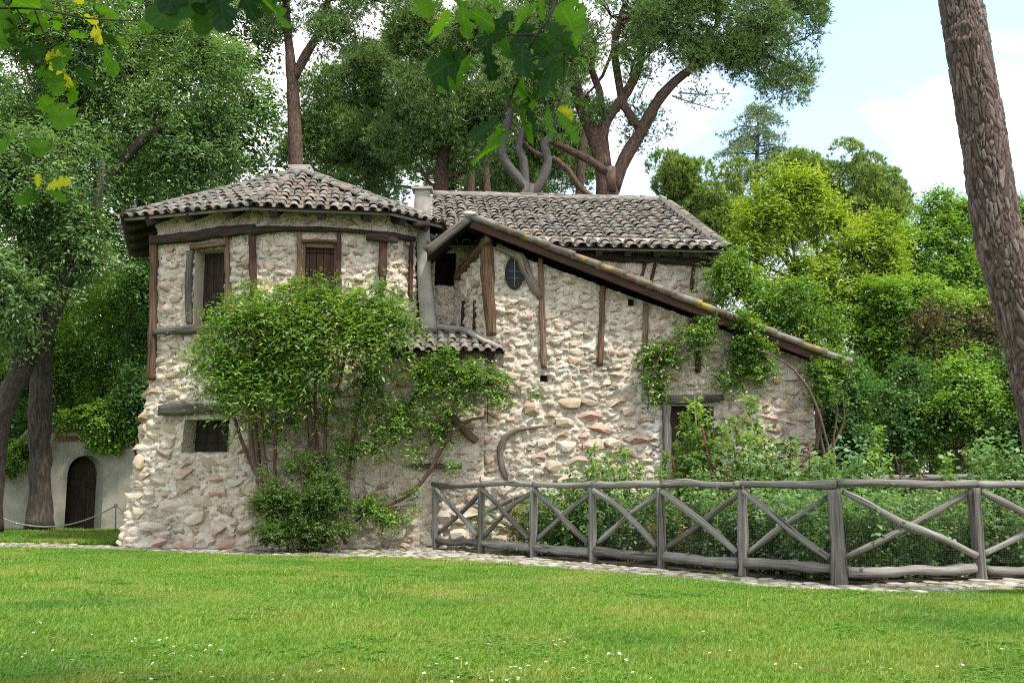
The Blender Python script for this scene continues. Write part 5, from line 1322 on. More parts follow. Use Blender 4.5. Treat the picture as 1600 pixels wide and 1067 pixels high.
def plant(kind, seed):
    r = np.random.default_rng(seed)
    t = empty({'pea': 'pea_plant', 'orache': 'orache_plant', 'amaranth': 'amaranth_plant', 'vine': 'yellowing_plant'}[kind], (0, 0, 0))
    lm, sm = MB(), MB()
    if kind in ('pea', 'vine'):
        for k in range(9):
            a = r.uniform(0, 6.28); ro = r.uniform(0, .22); h = r.uniform(.75, 1.25); b = np.array((math.cos(a) * ro, math.sin(a) * ro, 0))
            P = [b, b * 1.4 + (r.normal() * .05, r.normal() * .05, h * .5), b * 1.7 + (r.normal() * .12, r.normal() * .12, h)]
            tube(sm, P, [.007, .005, .003], n=4, step=.3, rough=0)
            C = np.array([P[0] + (P[2] - P[0]) * x for x in np.linspace(.1, 1, 8)]) + r.normal(size=(8, 3)) * .05
            O = unit(np.column_stack([np.cos(a + r.normal(size=8) * 1.5), np.sin(a + r.normal(size=8) * 1.5), np.full(8, .6)]))
            sprays(lm, C, O, .17, 3, 4, .075, .062, r, .1, .6, .4, .2)
        lmat, smat = (LF_PEA if kind == 'pea' else LF_YEL), M_GST
    elif kind == 'orache':
        h = 1.0; tube(sm, [(0, 0, 0), (r.normal() * .03, r.normal() * .03, .5), (r.normal() * .05, r.normal() * .05, h)], [.013, .010, .003], n=5, step=.3, rough=0)
        z = np.linspace(.12, 1, 34); a = np.arange(34) * 2.4
        C = np.column_stack([np.zeros(34), np.zeros(34), z]); O = unit(np.column_stack([np.cos(a), np.sin(a), np.full(34, .55 + z * .5)]))
        sprays(lm, C, O, (.30 * (1.08 - z) + .05), 2, 6, .06, .026, r, .1, .25, .3, .35); lmat, smat = LF_ORA, M_GST
    else:
        tube(sm, [(0, 0, 0), (r.normal() * .03, r.normal() * .03, .6), (r.normal() * .08, r.normal() * .08, 1.05)], [.015, .013, .007], n=6, step=.3, rough=.04)
        n_ = 52; z = .12 + .96 * r.random(n_) ** .75; a = r.uniform(0, 6.28, n_); D = np.column_stack([np.cos(a), np.sin(a), r.uniform(-.3, .5, n_)]); P = np.column_stack([0 * z, 0 * z, z]) + D * .10 * (1.2 - z)[:, None]
        for p, d in zip(P, D): tube(sm, [(0, 0, p[2] - .02), p], .004, n=3, step=9, rough=0)
        leaf_quads(lm, P, D, np.column_stack([0 * z, 0 * z, 0 * z + 1]) + r.normal(size=(n_, 3)) * .3, r.uniform(.10, .19, n_), r.uniform(.05, .09, n_), r.random(n_)); lmat, smat = LF_AMA, M_RED
    lm.build('leaves', lmat, t); sm.build('stem', smat, t)
    return t
PROTO = {k: [plant(k, s + i * 7) for i in range(n_)] for s, (k, n_) in enumerate((('pea', 4), ('orache', 3), ('amaranth', 2), ('vine', 2)))}
INFO = {'pea': ('broad leaved green pea plant growing thick behind the log fence', 'pea plant', 'pea plants in the vegetable garden'),
        'orache': ('tall feathery light green herb rising above the fence rail', 'herb', 'tall light green herbs in the vegetable garden'),
        'amaranth': ('dark leaved plant with crimson stem standing among the green plants', 'amaranth', 'crimson stemmed plants in the vegetable garden'),
        'vine': ('pale yellowing bushy plant between the green ones behind the fence', 'plant', 'yellowing plants in the vegetable garden')}
used = {}
def put(kind, x, y, s, h=None, label=None, group=None):
    pr = PROTO[kind]; i = int(rng.integers(len(pr))); key = (kind, i)
    o = pr[i] if key not in used else copy_tree(pr[i]); used[key] = 1
    o.location = (x, y, 0); o.rotation_euler = (0, 0, rng.uniform(0, 6.28)); o.scale = (s, s, h or s); tag(o, *INFO[kind])
    if label: o['label'] = label
    if group: o['group'] = group
s1 = (FEN[6] - FEN[0]) / np.linalg.norm(FEN[6] - FEN[0]); n1 = np.array((-s1[1], s1[0])); n1 = n1 if n1[1] > 0 else -n1
s2 = (FEN[9] - FEN[6]) / np.linalg.norm(FEN[9] - FEN[6]); n2 = np.array((-s2[1], s2[0])); n2 = n2 if n2[1] > 0 else -n2
spots = []
for off in (.55, 1.05, 1.65, 2.4):
    for t in np.arange(.4 if off < .6 else 1.2, 9.4, .52):
        p = FEN[0] + s1 * (t + rng.normal(0, .08)) + n1 * (off + rng.normal(0, .07))
        if p[1] < 21.3 - .45 + .05 * p[0]: spots.append((p, t / 9.6, off))
for off in (.5, 1.0, 1.6, 2.4, 3.3):
    for t in np.arange(.1, 7.0, .52): spots.append((FEN[6] + s2 * (t + rng.normal(0, .08)) + n2 * (off + rng.normal(0, .07)), 1.2, off))
for p, t, off in spots:
    u = rng.random()
    if t < .22: k, s = ('vine', rng.uniform(.55, .8)) if u < .4 else ('pea', rng.uniform(.5, .75))
    elif t < .7: k, s = ('vine', rng.uniform(.65, .85)) if u < .3 else ('pea', rng.uniform(.8, 1.05))
    else: k, s = ('vine', .7) if u < .06 else ('pea', rng.uniform(.84, 1.02))
    if t < .5 and rng.random() < .25: continue
    bay = int((p - FEN[0]) @ s1 / 1.6) if t < 1.1 else 6 + int(max(0, (p - FEN[6]) @ s2) / 2.3)
    wh = ['first bay at the house end', 'second bay from the house end', 'third bay from the house end', 'fourth bay from the house end', 'fifth bay from the house end', 'bay just left of the thick corner post', 'bay just right of the thick corner post', 'bay at the right edge of the view'][min(max(bay, 0), 7)]
    put(k, p[0], p[1], s, label=('broad leaved green pea plant behind the fence ' if k == 'pea' else 'pale yellowing bushy plant behind the fence ') + wh, group=('pea plants, ' if k == 'pea' else 'yellowing plants, ') + wh)
AMA = {1062: 'crimson stemmed plant just inside the left door post', 1112: 'tallest crimson stemmed plant right before the dark doorway', 1145: 'short crimson stemmed plant just right of the dark doorway', 1230: 'crimson stemmed plant against the pale wall left of its corner', 1262: 'crimson stemmed plant at the right corner of the house',
       1268: 'lower crimson stemmed plant in front of the house corner', 1412: 'upright crimson stem by itself before the dark shrubs', 1435: 'rightmost crimson stemmed plant of the garden'}
ORA = [('feathery light green herb before the wall left of the doorway', 'herbs left of the doorway'), ('tall feathery light green herb covering the dark doorway', 'herbs before the doorway'), ('feathery light green herb before the wall right of the doorway', 'herbs right of the doorway'), ('feathery light green herb standing up before the dark shrubs', 'herbs before the dark shrubs')]
# the ones that stand out above the rail, placed where the photograph shows them: (kind, px, top py, Y)
for k, px, py, Y in [('orache', 925, 705, 18.6), ('orache', 950, 712, 18.8), ('orache', 975, 702, 18.4), ('orache', 1000, 725, 18.3), ('orache', 1072, 655, 18.2), ('orache', 1085, 628, 18.0), ('orache', 1098, 650, 17.7), ('orache', 1060, 700, 18.1), ('orache', 1130, 672, 18.3),
                     ('orache', 1148, 660, 18.5), ('orache', 1172, 630, 18.6), ('orache', 1165, 680, 18.2), ('orache', 1190, 690, 17.8), ('orache', 1210, 700, 18.6), ('orache', 1238, 695, 18.2), ('orache', 1030, 735, 17.4), ('orache', 1300, 715, 17.5), ('orache', 1372, 675, 16.8), ('orache', 1365, 715, 16.5), ('orache', 1480, 720, 16.9), ('orache', 1545, 705, 16.4),
                     ('orache', 1110, 690, 18.4), ('orache', 1040, 712, 18.6), ('amaranth', 1112, 665, 17.6), ('amaranth', 1062, 712, 17.8), ('amaranth', 1230, 690, 17.5), ('amaranth', 1262, 690, 18.3), ('amaranth', 1412, 708, 16.3), ('amaranth', 1145, 720, 17.2), ('amaranth', 1268, 712, 18.0), ('amaranth', 1435, 722, 16.8),
                     ('pea', 1560, 708, 16.0), ('pea', 1600, 715, 15.8), ('pea', 1530, 712, 16.2), ('pea', 1320, 720, 16.6), ('pea', 1290, 722, 16.9), ('pea', 1345, 726, 16.3), ('pea', 960, 735, 18.2), ('pea', 900, 735, 18.8), ('pea', 1180, 712, 17.6), ('pea', 1210, 722, 17.4), ('pea', 1240, 725, 17.2), ('pea', 1090, 720, 17.5)]:
    p = at(px, py, Y); put(k, p[0], Y, (p[2] * (.8 if k == 'pea' else .62)) if k != 'orache' else p[2] * .8, p[2] * (.88 if k == 'pea' else .95 if k == 'amaranth' else 1.0),
        AMA.get(px) if k == 'amaranth' else ORA[0 if px < 1035 else 1 if px < 1120 else 2 if px < 1250 else 3][0] if k == 'orache' else 'leafy pea plant lifting its tips above the fence rail', ORA[0 if px < 1035 else 1 if px < 1120 else 2 if px < 1250 else 3][1] if k == 'orache' else 'pea plants reaching above the rail' if k == 'pea' else None)

# ------------------------------------------------------------------ climbers on the house
M_STEM = mat('red_brown_stem', [(0, (.05, .028, .02)), (.5, (.10, .06, .045)), (1, (.17, .12, .095))], coord='gc', stretch=(6, 6, 1), scale=5, mix=.4, bump=.6)
LF_BUSH = leafmat('small_bush_leaf', [(0, (0.032, 0.071, 0.013)), (.6, (0.073, 0.142, 0.024)), (.9, (0.146, 0.213, 0.033)), (1, (0.274, 0.284, 0.043))], trans=.35)
M_CREAMFL = leafmat('cream_petal', [(0, (.55, .50, .30)), (1, (.70, .66, .48))], trans=.3)
def flat_lobes(L, Y, ry): return [(c, np.array((r[0], ry, r[2]))) for c, r in lobes_px(L, Y)]
def stems_px(t, rows, name='stem'):
    mb = MB()
    for pix, w, Y in rows: trunk_px(mb, pix, w, Y, n=7, step=.2, rough=.12, seed=int(rng.integers(99)))
    return mb.build(name, M_STEM, t)
def climber(name, label, cat, base, lobes, n, cr, L, W, m_, seed, stems, shell=.8, twigs=5, per=7, droop=.35, flowers=0, frac=.2, tone=.35, tip=.42, gate=.1):
    r = np.random.default_rng(seed); t = thing(name, label, cat, base)
    C, O = clump_points(lobes, n, r, shell, .85, sub=8, subr=.52, gate=gate, gs=2.0); O = unit(O + np.array((0, -.25, .1))); C = C + r.normal(size=C.shape) * np.array((.13, .04, .11)) * min(1, cr / .3)
    mb = MB(); sprays(mb, C, O, cr * r.uniform(.55, 1.5, n), twigs, per, L, W, r, droop, .55, tone, tip); mb.build('leaves', m_, t)
    if stems: stems_px(t, stems)
    tw = MB(); twigwork(tw, C, lobes, r, frac, .006); 
    if tw.n: tag(tw.build('twigs', M_STEM, t), kind='stuff')
    if flowers:
        fm = MB(); k = r.choice(len(C), flowers)
        P = C[k] + O[k] * cr * .9 + r.normal(size=(flowers, 3)) * .08; P = np.repeat(P, 5, 0); a = np.tile(np.arange(5) * 1.257, flowers); D = np.column_stack([np.cos(a), -.4 + 0 * a, np.sin(a)])
        leaf_quads(fm, P, D, np.tile((0, -1.0, .2), (len(P), 1)), .026, .026, r.random(len(P))); fm.build('blossom', M_CREAMFL, t)
    return t
YR = 20.25
climber('climbing_rose', 'big yellow green climbing bush spreading over the rounded front on tall bare stems', 'climber', at(470, 856, YR) * (1, 1, 0),
        flat_lobes([(430, 510, 48), (510, 500, 46), (585, 503, 40), (470, 545, 52), (555, 530, 50), (380, 545, 46), (345, 585, 28), (400, 595, 38), (610, 510, 24), (470, 470, 22), (400, 488, 26), (530, 468, 18), (440, 620, 26), (335, 560, 22), (500, 590, 26), (575, 575, 24), (625, 482, 18), (345, 505, 14), (360, 620, 22), (600, 468, 10)], YR, .5),
        820, .46, .115, .034, LF_TIP, 81,
        [([(440, 852), (412, 780), (400, 690), (398, 600), (402, 520)], [12, 11, 11, 9, 6], YR + .15), ([(445, 852), (420, 760), (408, 680), (404, 590), (425, 500)], [9, 8, 8, 7, 5], YR + .05), ([(432, 850), (396, 720), (391, 640), (390, 560)], [9, 8, 8, 5], YR + .1), ([(520, 852), (480, 740), (440, 660), (412, 600), (408, 540)], [8, 7, 6.5, 6, 4], YR),
         ([(450, 852), (430, 745), (432, 650), (428, 560)], [6, 6, 5, 4], YR + .1), ([(400, 740), (378, 690), (362, 640)], [7, 6, 5], YR + .1), ([(500, 850), (490, 740), (485, 660), (478, 600)], [10, 9, 8, 6], YR + .2), ([(505, 850), (497, 720), (492, 620), (498, 540)], [8, 7, 6, 4], YR + .25), ([(497, 850), (482, 720), (478, 640), (462, 560)], [7, 6, 5, 4], YR + .22),
         ([(540, 850), (545, 740), (555, 660), (572, 590), (580, 540)], [8, 6.5, 6, 5, 4], YR + .3), ([(515, 800), (508, 720), (511, 640), (530, 600), (540, 550)], [6, 6, 5, 5, 4], YR + .3), ([(470, 720), (500, 650), (478, 622), (455, 612)], [4, 4, 4, 3], YR + .1)], twigs=6, per=7, tip=.5, tone=.3, droop=.5, shell=.95, gate=None)
climber('climbing_rose', 'sparse trailing sprigs among the bare stems below the big climber', 'climber', at(500, 700, YR + .4), flat_lobes([(480, 680, 24), (585, 680, 24), (540, 640, 22), (385, 655, 18), (430, 690, 16), (570, 620, 18), (610, 640, 20), (450, 650, 20), (520, 690, 22), (470, 740, 30), (425, 740, 16), (590, 600, 14), (545, 700, 18)], YR + .25, .2), 170, .24, .09, .034, LF_TIP, 82, None, twigs=4, per=6)
climber('dense_bush', 'dense dark small leaved bush at the foot of the climber stems', 'bush', at(480, 858, 20) * (1, 1, 0), flat_lobes([(438, 790, 28), (492, 780, 36), (522, 770, 20), (424, 750, 13), (470, 825, 30), (518, 815, 26), (538, 795, 11), (475, 730, 20), (510, 740, 18), (432, 830, 20), (535, 830, 13), (498, 842, 22), (445, 846, 14), (456, 708, 10), (530, 712, 8)], 19.95, .5), 1400, .17, .045, .02, LF_BUSH, 83,
        [([(450, 858), (440, 800), (430, 740)], [5, 4, 2], 19.9), ([(500, 858), (505, 790), (515, 730)], [5, 4, 2], 19.9), ([(470, 858), (474, 800), (470, 720)], [5, 4, 2], 19.9)], twigs=6, per=9, droop=.1, tip=.2, frac=.3)
YC = 20.75
climber('climbing_rose', 'dark green climbing rose below the small pent roof with a slanting brown stem', 'climber', at(640, 790, YC), flat_lobes([(690, 590, 32), (735, 605, 28), (710, 572, 22), (790, 612, 24), (765, 600, 18), (828, 620, 7), (640, 660, 28), (685, 680, 20), (605, 650, 18), (665, 610, 20), (688, 715, 9), (655, 590, 16), (700, 640, 16), (655, 700, 12), (620, 680, 18), (580, 660, 14)], YC, .2), 300, .25, .085, .034, LF_TIP, 84,
        [([(560, 800), (610, 788), (645, 768), (672, 735), (690, 700), (710, 672), (738, 655), (758, 652)], [4, 5.5, 6, 7, 7, 6, 5, 4], YC), ([(580, 700), (620, 662), (650, 615), (668, 590)], [5, 5, 4, 3], YC + .05), ([(762, 660), (762, 625), (760, 610)], [2, 2, 2], YC)], flowers=26, gate=None)
climber('climbing_rose', 'low sprawling rose shoots at the wall foot left of the fence', 'climber', at(600, 840, YC - .1), flat_lobes([(590, 792, 18), (622, 786, 20), (642, 772, 10), (602, 815, 9), (575, 805, 10), (630, 810, 7)], YC - .1, .18), 70, .2, .075, .03, LF_TIP, 85, [([(555, 815), (590, 795), (640, 790)], [3, 4, 2], YC - .05)], flowers=6)
mc = lambda L, off, ry: [(main(x, y, off), np.array((r * 21.5 / FOC, ry, r * 21.5 / FOC))) for x, y, r in L]
climber('climbing_rose', 'flowering climber hanging on the pale front wall left of the small doorway', 'climber', main(1030, 620, .2), mc([(1030, 560, 22), (1018, 590, 18), (1045, 535, 13), (1030, 610, 12), (1050, 575, 10)], .2, .14), 130, .2, .065, .03, LF_TIP, 86, [([(1012, 640), (1020, 590), (1040, 540), (1080, 510)], [2, 3, 3, 3], 21.2)], flowers=50)
climber('climbing_rose', 'dark climber draped over the slanting verge above the small doorway', 'climber', main(1150, 560, .3), mc([(1075, 522, 16), (1110, 520, 20), (1148, 512, 22), (1160, 545, 26), (1150, 580, 18), (1195, 560, 15), (1130, 555, 18), (1140, 604, 8), (1098, 540, 14), (1172, 515, 18), (1180, 590, 9)], .35, .3), 270, .22, .08, .032, LF_TIP, 87,
        [([(1300, 720), (1278, 640), (1255, 595), (1225, 565), (1180, 545)], [4, 4, 4, 3, 2], 21.0)], flowers=22)
climber('climbing_rose', 'climber mounding on top of the lean-to roof against the upper wall', 'climber', main(1190, 500, -.6), [(main(x, y, -.7), np.array((r * 22.3 / FOC, .6, r * 22.3 / FOC))) for x, y, r in [(1130, 428, 22), (1150, 462, 30), (1172, 490, 28), (1212, 492, 36), (1258, 520, 32), (1290, 535, 20), (1232, 465, 26), (1140, 400, 12), (1185, 520, 26), (1120, 450, 14), (1280, 500, 24)]], 600, .32, .085, .036, LF_TIP, 88, [([(1290, 600), (1280, 560), (1230, 500), (1160, 460), (1135, 430)], [5, 5, 4, 4, 3], 22.4)])
climber('climbing_rose', 'bare dark vine stems with a leafy top at the right end of the wall', 'climber', at(1290, 800, 21.6) * (1, 1, 0), [(at(x, y, 21.5), np.array((r * 21.5 / FOC, .3, r * 21.5 / FOC))) for x, y, r in [(1285, 585, 16), (1300, 600, 16), (1285, 615, 14), (1310, 580, 12), (1275, 570, 10)]], 95, .19, .08, .032, LF_TIP, 89,
        [([(1268, 800), (1276, 700), (1284, 640), (1280, 590)], [5, 6, 6, 4], 21.6), ([(1300, 800), (1290, 720), (1276, 650), (1284, 590)], [5, 5, 5, 3], 21.7), ([(1310, 780), (1302, 700), (1308, 640), (1300, 600)], [4, 4, 4, 3], 21.6), ([(1288, 720), (1318, 660), (1312, 600)], [4, 3.5, 3], 21.7)])
# ------------------------------------------------------------------ leaning pine trunk at the right
M_PLATE = mat('pine_bark_plate', [(0, (0.022, 0.015, 0.013)), (.3, (0.056, 0.036, 0.030)), (.6, (0.112, 0.081, 0.071)), (.85, (0.188, 0.150, 0.139)), (1, (0.270, 0.240, 0.225))], scale=11, detail=8, mix=.72, bump=.7, bscale=40, bdist=.012, objrnd=False)
YP = 12.0
lp = thing('pine_tree', 'leaning foreground pine trunk with thick plated red grey bark', 'tree', at(1706, 925, YP) * (1, 1, 0))
pts = [(1716, 935, 116), (1690, 860, 100), (1662, 760, 88), (1637, 650, 82), (1618, 570, 80), (1594, 480, 77), (1562, 375, 74), (1549, 300, 72), (1538, 225, 70), (1526, 150, 69), (1510, 60, 67), (1500, 0, 66), (1488, -100, 62), (1478, -220, 56), (1476, -350, 46)]
P, r_ = resample([at(x, y, YP) for x, y, w in pts], np.array([w for *_, w in pts]) * YP / FOC / 2, .019)
n = 190; k = len(P); T = unit(np.gradient(P, axis=0)); A = unit(np.cross(T, np.array((0, 1.0, 0)))); B = np.cross(T, A)
ang = np.arange(n) * 2 * math.pi / n
Lc = np.concatenate([[0], np.cumsum(np.linalg.norm(np.diff(P, axis=0), axis=1))])
dirs = A[:, None, :] * np.cos(ang)[None, :, None] + B[:, None, :] * np.sin(ang)[None, :, None]
Q = np.stack([np.cos(ang)[None, :] * .30 + 0 * Lc[:, None], np.sin(ang)[None, :] * .30 + 0 * Lc[:, None], Lc[:, None] * .31 + 0 * ang[None, :]], -1).reshape(-1, 3)
Q = Q + np.column_stack([vnoise(Q, 7, s) for s in (1, 2, 3)]) * .085
f1, f2, idn = cells(Q * 17, 5)
g1, g2, idg = cells(Q * 34, 8)
h = np.clip((f2 - f1 - .02 - .05 * vnoise(Q, 30, 6)) / .16, 0, 1) ** .8
d = h * .017 * (.6 + .8 * idn) + h * .012 * (np.sin(idn * 40) * Q[:, 0] * 6 + np.cos(idn * 77) * (Q[:, 2] * 14 % 1)) * .4 + np.clip((g2 - g1) / .4, 0, 1) * .006 + .02 * fbm(Q, 3, 3, 4) - .02
kn = np.linalg.norm((P[:, None, :] + dirs * r_[:, None, None]).reshape(-1, 3) - (at(1490, 64, YP) - np.array((0, .28, 0))), axis=1); d = d + .05 * np.exp(-((kn - .12) / .06) ** 2) - .06 * np.exp(-(kn / .07) ** 2)
V = (P[:, None, :] + dirs * (r_[:, None] + d.reshape(k, n))[..., None]).reshape(-1, 3)
i = np.arange(k - 1)[:, None] * n + np.arange(n)[None, :]; j = np.arange(k - 1)[:, None] * n + (np.arange(n)[None, :] + 1) % n
mb = MB(); mb.add(V, np.stack([i, j, j + n, i + n], -1).reshape(-1, 4), np.clip((.35 + idn * .55 + .10 * idg) * np.clip(h * 1.2, .04, 1), 0, .999)); mb.build('trunk', M_PLATE, lp)
top = P[-1]

# ------------------------------------------------------------------ oak leaves hanging into the picture
def oak_mesh(seed):
    r = np.random.default_rng(seed); n_ = 31; t = np.linspace(0, 1, n_)
    def side():
        w = .30 * np.sin(math.pi * np.clip(t * .92 + .03, 0, 1) ** .85) ** .8 * (.72 + .5 * t)
        lob_ = .5 + .5 * np.cos(2 * math.pi * (t * 4.1 + r.uniform(-.1, .1))); w = w * (1 - .60 * lob_ * np.sin(math.pi * np.clip(t * 1.1, 0, 1)))
        w[0] = .012; w[1] = .03; w[-1] = .004; return w * r.uniform(.9, 1.1)
    wl_, wr = side(), side(); bend = r.uniform(-.22, .1); cup = r.uniform(-.5, .6); tw = r.uniform(-.5, .5)
    z0 = bend * t ** 2; V = []
    for k in range(n_):
        for x in (-wl_[k], -wl_[k] * .5, 0, wr[k] * .5, wr[k]):
            V.append((x, t[k] + .06 * abs(x) / .3, z0[k] + cup * x * x + .35 * abs(x) * .3 + tw * x * t[k] * .5 + .03 * math.sin(9 * t[k] + x * 12)))
    F = [(k * 5 + q, k * 5 + q + 1, k * 5 + q + 6, k * 5 + q + 5) for k in range(n_ - 1) for q in range(4)]
    m = MB(); m.add(np.array(V), np.array(F), .5, np.array([(v[0], v[1], 0) for v in V])); return m
def oakmat(name, c1, c2, tr_):
    m = leafmat(name, [(0, c1), (1, c2)], trans=tr_, gloss=.006, tcol=1.9); nt = m.node_tree; N, L = nt.nodes, nt.links
    oi = N.new('ShaderNodeObjectInfo'); rp = [x for x in N if x.type == 'VALTORGB'][0]; L.new(oi.outputs['Random'], rp.inputs['Fac'])
    g = N.new('ShaderNodeAttribute'); g.attribute_name = 'gc'; sx = N.new('ShaderNodeSeparateXYZ'); L.new(g.outputs['Vector'], sx.inputs[0])
    ab = N.new('ShaderNodeMath'); ab.operation = 'ABSOLUTE'; L.new(sx.outputs['X'], ab.inputs[0])
    sb = N.new('ShaderNodeMath'); sb.operation = 'MULTIPLY_ADD'; sb.inputs[1].default_value = -.85; L.new(ab.outputs[0], sb.inputs[0]); L.new(sx.outputs['Y'], sb.inputs[2])
    mu = N.new('ShaderNodeMath'); mu.operation = 'MULTIPLY'; mu.inputs[1].default_value = 7.5; L.new(sb.outputs[0], mu.inputs[0])
    fr = N.new('ShaderNodeMath'); fr.operation = 'FRACT'; L.new(mu.outputs[0], fr.inputs[0])
    v1 = N.new('ShaderNodeMath'); v1.operation = 'LESS_THAN'; v1.inputs[1].default_value = .11; L.new(fr.outputs[0], v1.inputs[0])
    v2 = N.new('ShaderNodeMath'); v2.operation = 'LESS_THAN'; v2.inputs[1].default_value = .012; L.new(ab.outputs[0], v2.inputs[0])
    mx = N.new('ShaderNodeMath'); mx.operation = 'MAXIMUM'; L.new(v1.outputs[0], mx.inputs[0]); L.new(v2.outputs[0], mx.inputs[1])
    sc_ = N.new('ShaderNodeMath'); sc_.operation = 'MULTIPLY'; sc_.inputs[1].default_value = .45; L.new(mx.outputs[0], sc_.inputs[0])
    mc_ = N.new('ShaderNodeMixRGB'); mc_.inputs['Color2'].default_value = (c2[0] * 1.5, c2[1] * 1.3, c2[2] * 1.5, 1); L.new(sc_.outputs[0], mc_.inputs['Fac']); L.new(rp.outputs['Color'], mc_.inputs['Color1'])
    for nd in N:
        if nd.type == 'BSDF_DIFFUSE': L.new(mc_.outputs['Color'], nd.inputs['Color'])
        if nd.type == 'MIX_RGB' and nd.blend_type == 'MULTIPLY': L.new(mc_.outputs['Color'], nd.inputs['Color1'])
    return m
OAKM = {'b': oakmat('backlit_oak_leaf', (.045, .125, .008), (.085, .20, .012), .65), 'd': oakmat('shaded_oak_leaf', (.010, .034, .010), (.030, .080, .014), .35), 'y': oakmat('yellow_oak_leaf', (.26, .30, .02), (.42, .40, .03), .55)}  # backlit and shaded looks of one green leaf put into colour; yellow ones differ
OAK = {c: [oak_mesh(s).mesh('leaf', OAKM[c]) for s in range(5)] for c in OAKM}
M_TWIG = mat('oak_twig', [(0, (.03, .024, .018)), (1, (.09, .07, .05))], mix=0, bump=.3)
def oak(label, base, Y, twigs, leaves, seed, jit=.12, lsc=1.0):
    r = np.random.default_rng(seed); t = thing('oak_branch', label, 'branch', base, 'oak branches hanging over the lawn')
    mb = MB()
    for pix, w in twigs: tube(mb, [at(x, y, Y + r.normal() * .03) for x, y in pix], np.asarray(w, float) * Y / FOC / 2, n=6, step=.04, rough=.05)
    mb.build('twig', M_TWIG, t)
    for (x0, y0, x1, y1, c) in leaves:
        a, b = at(x0, y0, Y + r.normal() * jit * .6), at(x1, y1, Y + r.normal() * jit)
        y_ = b - a; L = np.linalg.norm(y_) * lsc * r.uniform(.95, 1.08); y_ = y_ / np.linalg.norm(y_)
        nn = np.array((r.normal() * .45, -1.0 if r.random() < .75 else -.35, r.normal() * .5 + .15)); x_ = unit(np.cross(y_, nn)); z_ = np.cross(x_, y_)
        inst('leaf', OAK[c][int(r.integers(5))], frame(x_ * L * r.uniform(.75, 1.0), y_ * L, z_ * L, a), t)
def zc(L, ox, oy, k): return [(ox + a / k, oy + b / k, ox + c / k, oy + d / k, e) for a, b, c, d, e in L]
cl = zc([(760, 0, 640, 45, 'b'), (810, 50, 790, 245, 'b'), (900, 10, 930, 205, 'b'), (950, 50, 1025, 135, 'b'), (1020, -20, 1065, 60, 'b'), (1000, 180, 1130, 150, 'd'), (940, 280, 790, 490, 'b'), (905, 285, 730, 385, 'd'), (1020, 225, 1065, 425, 'd'), (930, 275, 770, 300, 'd'),
         (1160, 60, 985, 230, 'd'), (1280, 20, 1115, 150, 'b'), (1290, -20, 1310, 120, 'b'), (1400, 10, 1430, 175, 'b'), (1430, -10, 1540, 70, 'b'), (1370, 170, 1490, 285, 'd'), (1400, 220, 1535, 335, 'b'), (1430, 490, 1580, 560, 'b'), (1110, 180, 1170, 300, 'b'), (1200, 210, 1220, 370, 'd'),
         (1270, 190, 1400, 320, 'd'), (1170, 380, 1265, 520, 'b'), (1150, 470, 960, 545, 'd'), (1190, 430, 1085, 465, 'd'), (1140, 490, 1300, 720, 'b'), (1330, 510, 1330, 730, 'b'), (1370, 550, 1490, 720, 'b'), (1390, 530, 1465, 610, 'y'), (1090, 590, 915, 720, 'd'), (1080, 640, 1030, 865, 'b'), (1060, 590, 1120, 740, 'b'),
         (1300, 290, 1430, 370, 'd'), (1330, 390, 1400, 530, 'd'), (1250, 320, 1340, 470, 'd'), (1220, 530, 1290, 680, 'd'), (1340, 110, 1420, 230, 'd'), (1240, 120, 1180, 250, 'd'), (1310, 420, 1230, 560, 'd'), (1360, 300, 1290, 420, 'd'), (860, -30, 930, 60, 'b'), (700, -60, 740, 60, 'b')], 440, 0, 3.2)
oak('oak branch with big lobed leaves hanging over the middle of the view', at(868, -40, 2.6), 2.6, [([(872, -40), (868, 0), (856, 32), (834, 62), (815, 103), (800, 150), (782, 190)], [7, 6, 5, 4.5, 4, 3, 2]), ([(840, 55), (795, 55), (762, 68), (735, 90)], [4, 3.5, 3, 2.5]), ([(856, 32), (880, 60), (880, 140), (870, 170)], [4, 3, 3, 2]), ([(762, 20), (720, 10), (690, -20)], [3, 3, 3]), ([(815, 103), (850, 150), (852, 165)], [3, 3, 2])], cl, 91, lsc=.9)
